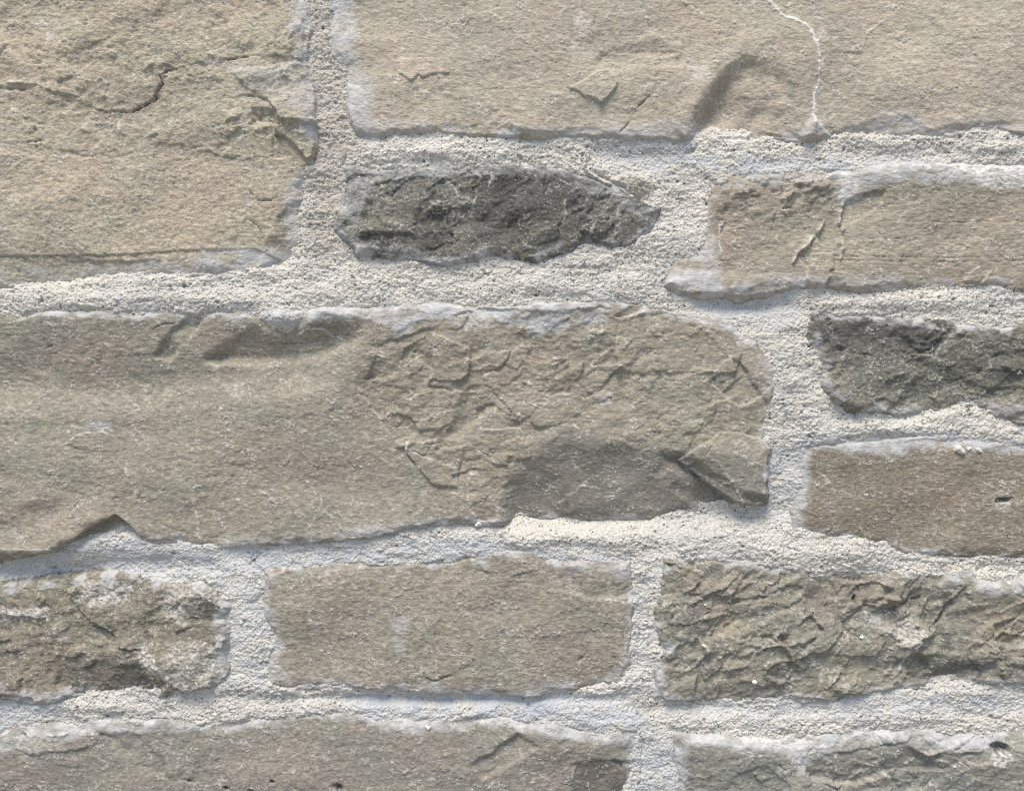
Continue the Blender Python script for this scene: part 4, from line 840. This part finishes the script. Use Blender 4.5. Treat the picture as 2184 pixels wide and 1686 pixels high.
MATS = {
    'tan': ((0.431, 0.382, 0.298), (0.366, 0.328, 0.264), (0.540, 0.482, 0.367), (0.107, 0.097, 0.082)),
    'long': ((0.440, 0.394, 0.318), (0.376, 0.341, 0.282), (0.539, 0.493, 0.389), (0.119, 0.108, 0.096)),
    'dark': ((0.184, 0.179, 0.160), (0.131, 0.129, 0.117), (0.254, 0.243, 0.216), (0.076, 0.076, 0.072)),
    'ridged': ((0.330, 0.294, 0.236), (0.287, 0.259, 0.213), (0.402, 0.359, 0.282), (0.107, 0.096, 0.080)),
    'big': ((0.305, 0.278, 0.228), (0.266, 0.248, 0.209), (0.375, 0.339, 0.270), (0.125, 0.128, 0.126)),
    'charcoal': ((0.210, 0.201, 0.171), (0.162, 0.158, 0.139), (0.278, 0.259, 0.222), (0.081, 0.082, 0.078)),
    'brown': ((0.256, 0.222, 0.174), (0.222, 0.198, 0.158), (0.314, 0.278, 0.213), (0.048, 0.039, 0.029)),
    'mottled': ((0.249, 0.227, 0.180), (0.211, 0.197, 0.164), (0.316, 0.291, 0.229), (0.098, 0.093, 0.084)),
    'middle': ((0.309, 0.279, 0.230), (0.269, 0.249, 0.210), (0.367, 0.338, 0.271), (0.097, 0.088, 0.074)),
    'rugged': ((0.273, 0.256, 0.211), (0.235, 0.227, 0.194), (0.351, 0.325, 0.262), (0.104, 0.104, 0.095)),
    'lower': ((0.271, 0.249, 0.218), (0.251, 0.236, 0.204), (0.331, 0.303, 0.255), (0.076, 0.075, 0.069)),
    'grey': ((0.290, 0.282, 0.247), (0.265, 0.260, 0.234), (0.362, 0.338, 0.292), (0.094, 0.098, 0.095)),
}
LABELS = {
    'tan': 'large pale tan stone with a jagged dark crack, flaking at its right edge',
    'long': 'long pale stone crossed by a thin white vein near its right end',
    'dark': 'small dark grey rough-broken stone sunk in the mortar',
    'ridged': 'tan stone with two thin slanting ridges and a small ring-shaped mark',
    'big': 'very long brown-grey stone with a broken scaly middle and smooth hollow',
    'charcoal': 'charcoal grey rough stone with a rounded lower left corner',
    'brown': 'plain brown stone with one small black pit',
    'mottled': 'mottled stone with white lime crust and a dark lower hollow',
    'middle': 'even brown-grey rectangular stone with small white lime spots',
    'rugged': 'rugged olive-grey stone hewn all over in small facets',
    'lower': 'flat grey-brown stone with a dark greenish right corner',
    'grey': 'bluish grey stone with lime-washed top and a crumbled hole',
}
GRAIN = dict(tan=(.85, .85, .7), long=(.7, 1.0, .5), dark=(1.0, .8, .9), ridged=(.75, 1.1, .35), big=(.72, .95, .55), charcoal=(.95, .8, .8), brown=(.85, 1.15, .45),
             mottled=(.95, .75, .8), middle=(.8, .9, .6), rugged=(.8, .8, .8), lower=(.7, 1.15, .6), grey=(.65, 1.0, .8))
STONES = {}; RELIEF = {}
for i, key in enumerate(OUT):
    p = stone_relief(key, OUT[key], SET[key], 100 + i * 41, FEAT[key])
    me = build_mesh('stone', p, p.sd > -14)
    ca, cb, cc, dk = MATS[key]
    STONES[key] = part('stone', me, stone_material('stone ' + key, ca, cb, cc, dk, i + 1, grain=GRAIN[key][0], size=GRAIN[key][1], draw=GRAIN[key][2]), root, LABELS[key])
    RELIEF[key] = p

# stones of the same wall just beyond these, to the sides, above and below
random.seed(5)
def block(u0, v0, u1, v1):
    j = lambda: random.uniform(-16, 16)
    pts = []
    for k in range(6): pts.append((u0 + (u1 - u0) * k / 6, v0 + j()))
    for k in range(3): pts.append((u1 + j(), v0 + (v1 - v0) * k / 3))
    for k in range(6): pts.append((u1 - (u1 - u0) * k / 6, v1 + j()))
    for k in range(3): pts.append((u0 + j(), v1 - (v1 - v0) * k / 3))
    return pts
beyond = []
for u1, v0, v1 in ((-490, -300, 140), (-500, 210, 630), (-370, 690, 1190), (-270, 1255, 1480), (-590, 1570, 1940)):
    beyond.append(block(-1350 + random.uniform(-80, 80), v0, u1, v1))
for u0, v0, v1 in ((2720, -300, 270), (2470, 350, 615), (2630, 695, 900), (2400, 950, 1180), (2550, 1245, 1460), (2690, 1570, 1940)):
    beyond.append(block(u0, v0, 3520 + random.uniform(-80, 80), v1))
for a, b in ((-1350, -560), (-490, 420), (490, 1180), (1250, 2200), (2270, 2800), (2870, 3500)): beyond.append(block(a, -820, b, -390))
for a, b in ((-1350, -700), (-630, 160), (230, 960), (1030, 1800), (1870, 2500), (2570, 3500)): beyond.append(block(a, 2020, b, 2380))
bm_ = stone_material('stone beyond', (0.27, 0.24, 0.195), (0.23, 0.21, 0.175), (0.33, 0.29, 0.23), (0.1, 0.09, 0.08), 23)
BEYOND = []
for i, poly in enumerate(beyond):
    p = stone_relief('b', poly, (9, 9, 22, 1.0, 2.5, 1.0, 46), 700 + i * 13)
    part('stone', build_mesh('stone', p, p.sd > -14), bm_, root)
    BEYOND.append(poly)

# ------------------------------------------------------------------ mortar
p = Patch(-1430, -900, 3600, 2460, 5)
U, V = p.U, p.V
inside = np.full(U.shape, -1e6, F32)           # how far into the nearest stone
for poly in list(OUT.values()) + BEYOND:
    w_ = p.win(poly, 70)
    x = U[w_] + (p.WU[w_] - U[w_]) * .7; y = V[w_] + (p.WV[w_] - V[w_]) * .7
    inside[w_] = np.maximum(inside[w_], sdpoly(x, y, poly))
p.H += 7.0 * fbm(U / 85, V / 48, 3, 3)
# crown and hollows of the joints as they were struck
for x, y, rx, ry, h in ((705, 450, 42, 130, -7), (690, 60, 36, 120, -2), (1580, 650, 130, 26, -13), (90, 1225, 190, 36, -17), (330, 1205, 150, 24, -8),
                        (1665, 1020, 36, 100, -10), (1675, 830, 40, 80, 3), (1380, 1330, 32, 150, -4), (960, 1490, 380, 13, -10), (1500, 1512, 190, 16, -9),
                        (525, 1350, 36, 110, 2), (930, 325, 160, 20, 6), (1350, 332, 110, 24, -8), (1460, 420, 60, 60, -6), (1950, 330, 130, 18, -5),
                        (2150, 315, 70, 22, 5), (300, 640, 320, 22, 7), (690, 620, 110, 40, 4), (1150, 610, 200, 24, 6), (1450, 590, 90, 30, -5),
                        (1950, 645, 200, 20, 6), (1880, 915, 150, 16, 6), (1180, 1145, 240, 18, 6), (1750, 1180, 140, 22, 6), (2100, 1205, 80, 14, -2),
                        (600, 1180, 110, 18, -4), (220, 1505, 110, 16, 5), (1900, 1530, 200, 16, 3), (1385, 1620, 26, 90, -4), (1290, 1104, 260, 34, -20), (1560, 1092, 90, 30, -14), (600, 678, 40, 22, 14)):
    p.bump(x, y, rx, ry, h * 1.5)
for x, y, rx, ry, h in ((1345, 508, 24, 13, 9), (1300, 424, 22, 9, 6), (1385, 468, 16, 14, 7), (1262, 524, 22, 9, 6), (900, 560, 40, 8, 5)): p.bump(x, y, rx, ry, h)
p.line(T(2, [(1540, 1060), (1600, 1110), (1750, 1180), (1880, 1260), (1960, 1300), (2020, 1330)]), 5, 9, 0, .3, rag=.5)
p.line(T(2, [(1570, 1075), (1640, 1100), (1740, 1150), (1900, 1250)]), 3, -5, 2, .7, rag=.4)
p.cut(T(2, [(1720, 1120), (1820, 1090), (1940, 1120), (1990, 1180), (1930, 1240), (1880, 1240)]), 8, gv=-.1, soft=6); p.stain(T(2, [(1740, 1120), (1840, 1110), (1960, 1140), (1980, 1190), (1920, 1240), (1850, 1210)]), 2, .5, 7, .6)
for l in ([(20, 1040), (60, 960), (110, 890)], [(1600, 960), (1560, 1050)]): p.line(T(2, l), 3.5, -6)
for l in ([(1560, 280), (1640, 180)], [(1560, 240), (1620, 170)]): p.line(T(7, l), 3, -5)
p.line(T(9, [(1860, 360), (1890, 300), (1960, 260)]), 4, -6); p.line(T(3, [(130, 890), (70, 960), (0, 1000)]), 4, -6)
p.line(T(8, [(1900, 1320), (1920, 1500), (1890, 1660)]), 3, -4)
# smooth, lime-rich skin where the trowel passed; its blue also paints in joint shade
SK = ((2, [(1600, 900), (2200, 880), (2300, 1000), (2000, 1090), (1650, 1050)], .45), (3, [(0, 980), (700, 1020), (1100, 1030), (1500, 1010), (1720, 1050), (1500, 1130), (900, 1080), (300, 1080)], .7),
      (6, [(0, 200), (400, 220), (700, 180), (760, 300), (700, 420), (300, 360)], .45), (7, [(0, 230), (380, 180), (800, 70), (1500, 170), (2200, 120), (2200, 260), (1640, 340), (1000, 360), (0, 400)], .6),
      (7, [(1300, 380), (1700, 330), (1760, 700), (1640, 1000), (1440, 1000), (1440, 500)], .45), (8, [(0, 1080), (900, 1090), (1500, 1080), (1900, 1120), (1880, 1300), (1400, 1270), (900, 1200), (300, 1210), (0, 1180)], .75),
      (9, [(-100, 1130), (600, 1160), (1100, 1110), (2200, 1080), (2200, 1150), (600, 1230), (0, 1220)], .5), (8, [(1850, 1330), (2150, 1330), (2170, 1900), (1850, 1900)], .55), (6, [(560, 1180), (780, 1180), (740, 1640), (540, 1560)], .5),
      (8, [(0, 180), (700, 100), (1300, 170), (1840, 230), (1840, 270), (800, 230), (0, 280)], .6), (7, [(0, 1150), (400, 1100), (300, 1300), (0, 1380)], .6), (4, [(1500, 300), (1900, 330), (2171, 290), (2171, 320), (1800, 420)], .5),
      (8, [(1850, 230), (2040, 230), (2000, 600), (1990, 1080), (1780, 1060), (1850, 700)], .3), (1, [(1900, 0), (2100, 0), (2120, 400), (1990, 500)], .1), (6, [(780, 1120), (1260, 1140), (1500, 1100), (2171, 1120), (2171, 1150), (780, 1170)], .6))
p.stain([(640, -60), (740, -60), (740, 150), (760, 300), (735, 340), (735, 520), (690, 570), (650, 540)], 2, .34, 16, .5, 30)  # shade of the sloped upright joint painted in as a beige tint
for k, pl, a in SK: p.stain(T(k, pl), 0, min(.95, a * 1.25), 12, .6, 26)
# sand: rounded grains with gaps between them
sm = 1 - .45 * p.st[..., 0]
g = fbm(U / 10, V / 8, 3, 61, .7)
g2 = 1 - np.abs(pn(U / 6.4, V / 5.8, 66)) * 2
p.H += sm * np.clip(.95 + .9 * fbm(U / 60, V / 40, 2, 81), .35, 1.5) * (4.3 * g + 1.9 * g2) + 1.8 * fbm(U / 30, V / 16, 2, 71)
# pits where a grain has dropped out
rs = np.random.RandomState(3)
for k in range(1500):
    x = rs.uniform(-30, 2210); y = rs.uniform(-30, 1710)
    i = np.searchsorted(p.us, x); j = np.searchsorted(p.vs, y)
    if inside[j, i] > -4: continue
    r = rs.uniform(1.5, 3.4)
    sl = (slice(max(j - 4, 0), j + 5), slice(max(i - 4, 0), i + 5))
    e = np.exp(-(((U[sl] - x) / (r * rs.uniform(.8, 1.4))) ** 2 + ((V[sl] - y) / r) ** 2))
    p.H[sl] -= e * rs.uniform(1, 5); ch = 1 if rs.rand() < .7 else 2
    p.st[sl + (ch,)] = np.maximum(p.st[sl + (ch,)], np.clip(e * 1.2, 0, 1) * rs.uniform(.25, .8))
groove = np.exp(-((inside + 2) / 4.5) ** 2) * np.clip(3.0 * fbm(U / 70, V / 70, 2, 83) - .1, 0, 1)
p.H -= 3.5 * groove
ragged = inside + 7 * fbm(U / 26, V / 22, 2, 79) + 5 * fbm(U / 9, V / 8, 2, 77)
p.H -= np.where(ragged > 0, ragged * .55, 0)
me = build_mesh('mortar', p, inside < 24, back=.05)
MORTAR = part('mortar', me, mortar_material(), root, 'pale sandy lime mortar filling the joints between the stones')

# backing of rubble and mortar behind the face
def box_mesh(name, x0, x1, y0, y1, z0, z1):
    me = bpy.data.meshes.new(name)
    vs = [(x, y, z) for x in (x0, x1) for y in (y0, y1) for z in (z0, z1)]
    me.from_pydata(vs, [], [(0, 1, 3, 2), (4, 6, 7, 5), (0, 4, 5, 1), (2, 3, 7, 6), (0, 2, 6, 4), (1, 5, 7, 3)]); me.update(); return me
part('wall_core', box_mesh('wall_core', (-1420 - CU) * S, (3590 - CU) * S, .045, .35, 0.0, ZC - (-880 - CV) * S), plain_material('core mortar', (.42, .39, .34), (.34, .31, .27), 30), root)

# ------------------------------------------------------------------ crumbs of mortar and a pebble stuck to the stones
crumb_mat = plain_material('lime crumb', (.70, .67, .62), (.58, .55, .50), 300)
pebble_mat = plain_material('white pebble', (.74, .72, .68), (.66, .63, .58), 500)
def height_at(q, u, v):
    i = min(np.searchsorted(q.us, u), len(q.us) - 1); j = min(np.searchsorted(q.vs, v), len(q.vs) - 1)
    return float(q.H[j, i])
def lump(name, key, u, v, r, mat, label, knob=.35, flat=.7, seed=1):
    import bmesh
    bm = bmesh.new(); bmesh.ops.create_icosphere(bm, subdivisions=3, radius=1)
    rr = np.random.RandomState(seed); ph = rr.uniform(0, 6, 9)
    for vv in bm.verts:
        c = vv.co
        k = 1 + knob * (math.sin(3.1 * c.x + ph[0]) * math.sin(2.7 * c.z + ph[1]) + .5 * math.sin(6 * c.x + ph[2]) * math.sin(5.3 * c.y + ph[3]) + .35 * math.sin(9 * c.z + ph[4]) * math.sin(8 * c.x + ph[5]))
        vv.co = Vector((c.x * k * 1.2, c.y * k * flat, c.z * k)) * r * S
    me = bpy.data.meshes.new(name); bm.to_mesh(me); bm.free()
    for f in me.polygons: f.use_smooth = True
    q = RELIEF[key]; h = height_at(q, u, v)
    o = part(name, me, mat, STONES[key], label)
    o.location = ((u - CU) * S, -(h + r * .25) * S, ZC - (v - CV) * S)
    return o
lump('mortar_crumb', 'brown', 2041, 958, 9, crumb_mat, 'white crumb of mortar stuck below the joint', .4, .7, 2)
lump('mortar_crumb', 'brown', 2063, 956, 4, crumb_mat, None, .4, .6, 3)
lump('mortar_crumb', 'brown', 2084, 959, 5, crumb_mat, None, .4, .5, 4)
lump('mortar_crumb', 'mottled', 333, 1471, 9, crumb_mat, 'white crumb of mortar at the foot of the mottled stone', .4, .7, 5)
lump('pebble', 'rugged', 1605, 1449, 4.5, pebble_mat, 'small round white pebble', .08, .8, 6)
lump('pebble', 'rugged', 1831, 1354, 3.5, pebble_mat, None, .25, .7, 7)
lump('pebble', 'rugged', 1502, 1287, 2.2, pebble_mat, None, .1, .8, 8)
lump('mortar_crumb', 'rugged', 1498, 1372, 4, crumb_mat, None, .3, .5, 9)
lump('mortar_crumb', 'lower', 914, 1547, 4, crumb_mat, None, .3, .7, 10)
lump('mortar_crumb', 'big', 1020, 1117, 6, crumb_mat, None, .3, .7, 11)

# ------------------------------------------------------------------ ground in front of the wall
gm = bpy.data.meshes.new('ground')
gm.from_pydata([(-400, -400, 0), (400, -400, 0), (400, 400, 0), (-400, 400, 0)], [], [(0, 1, 2, 3)]); gm.update()
g = bpy.data.objects.new('ground', gm); COL.objects.link(g); gm.materials.append(plain_material('paving', (.24, .225, .20), (.19, .18, .16), 4)); g['kind'] = 'structure'
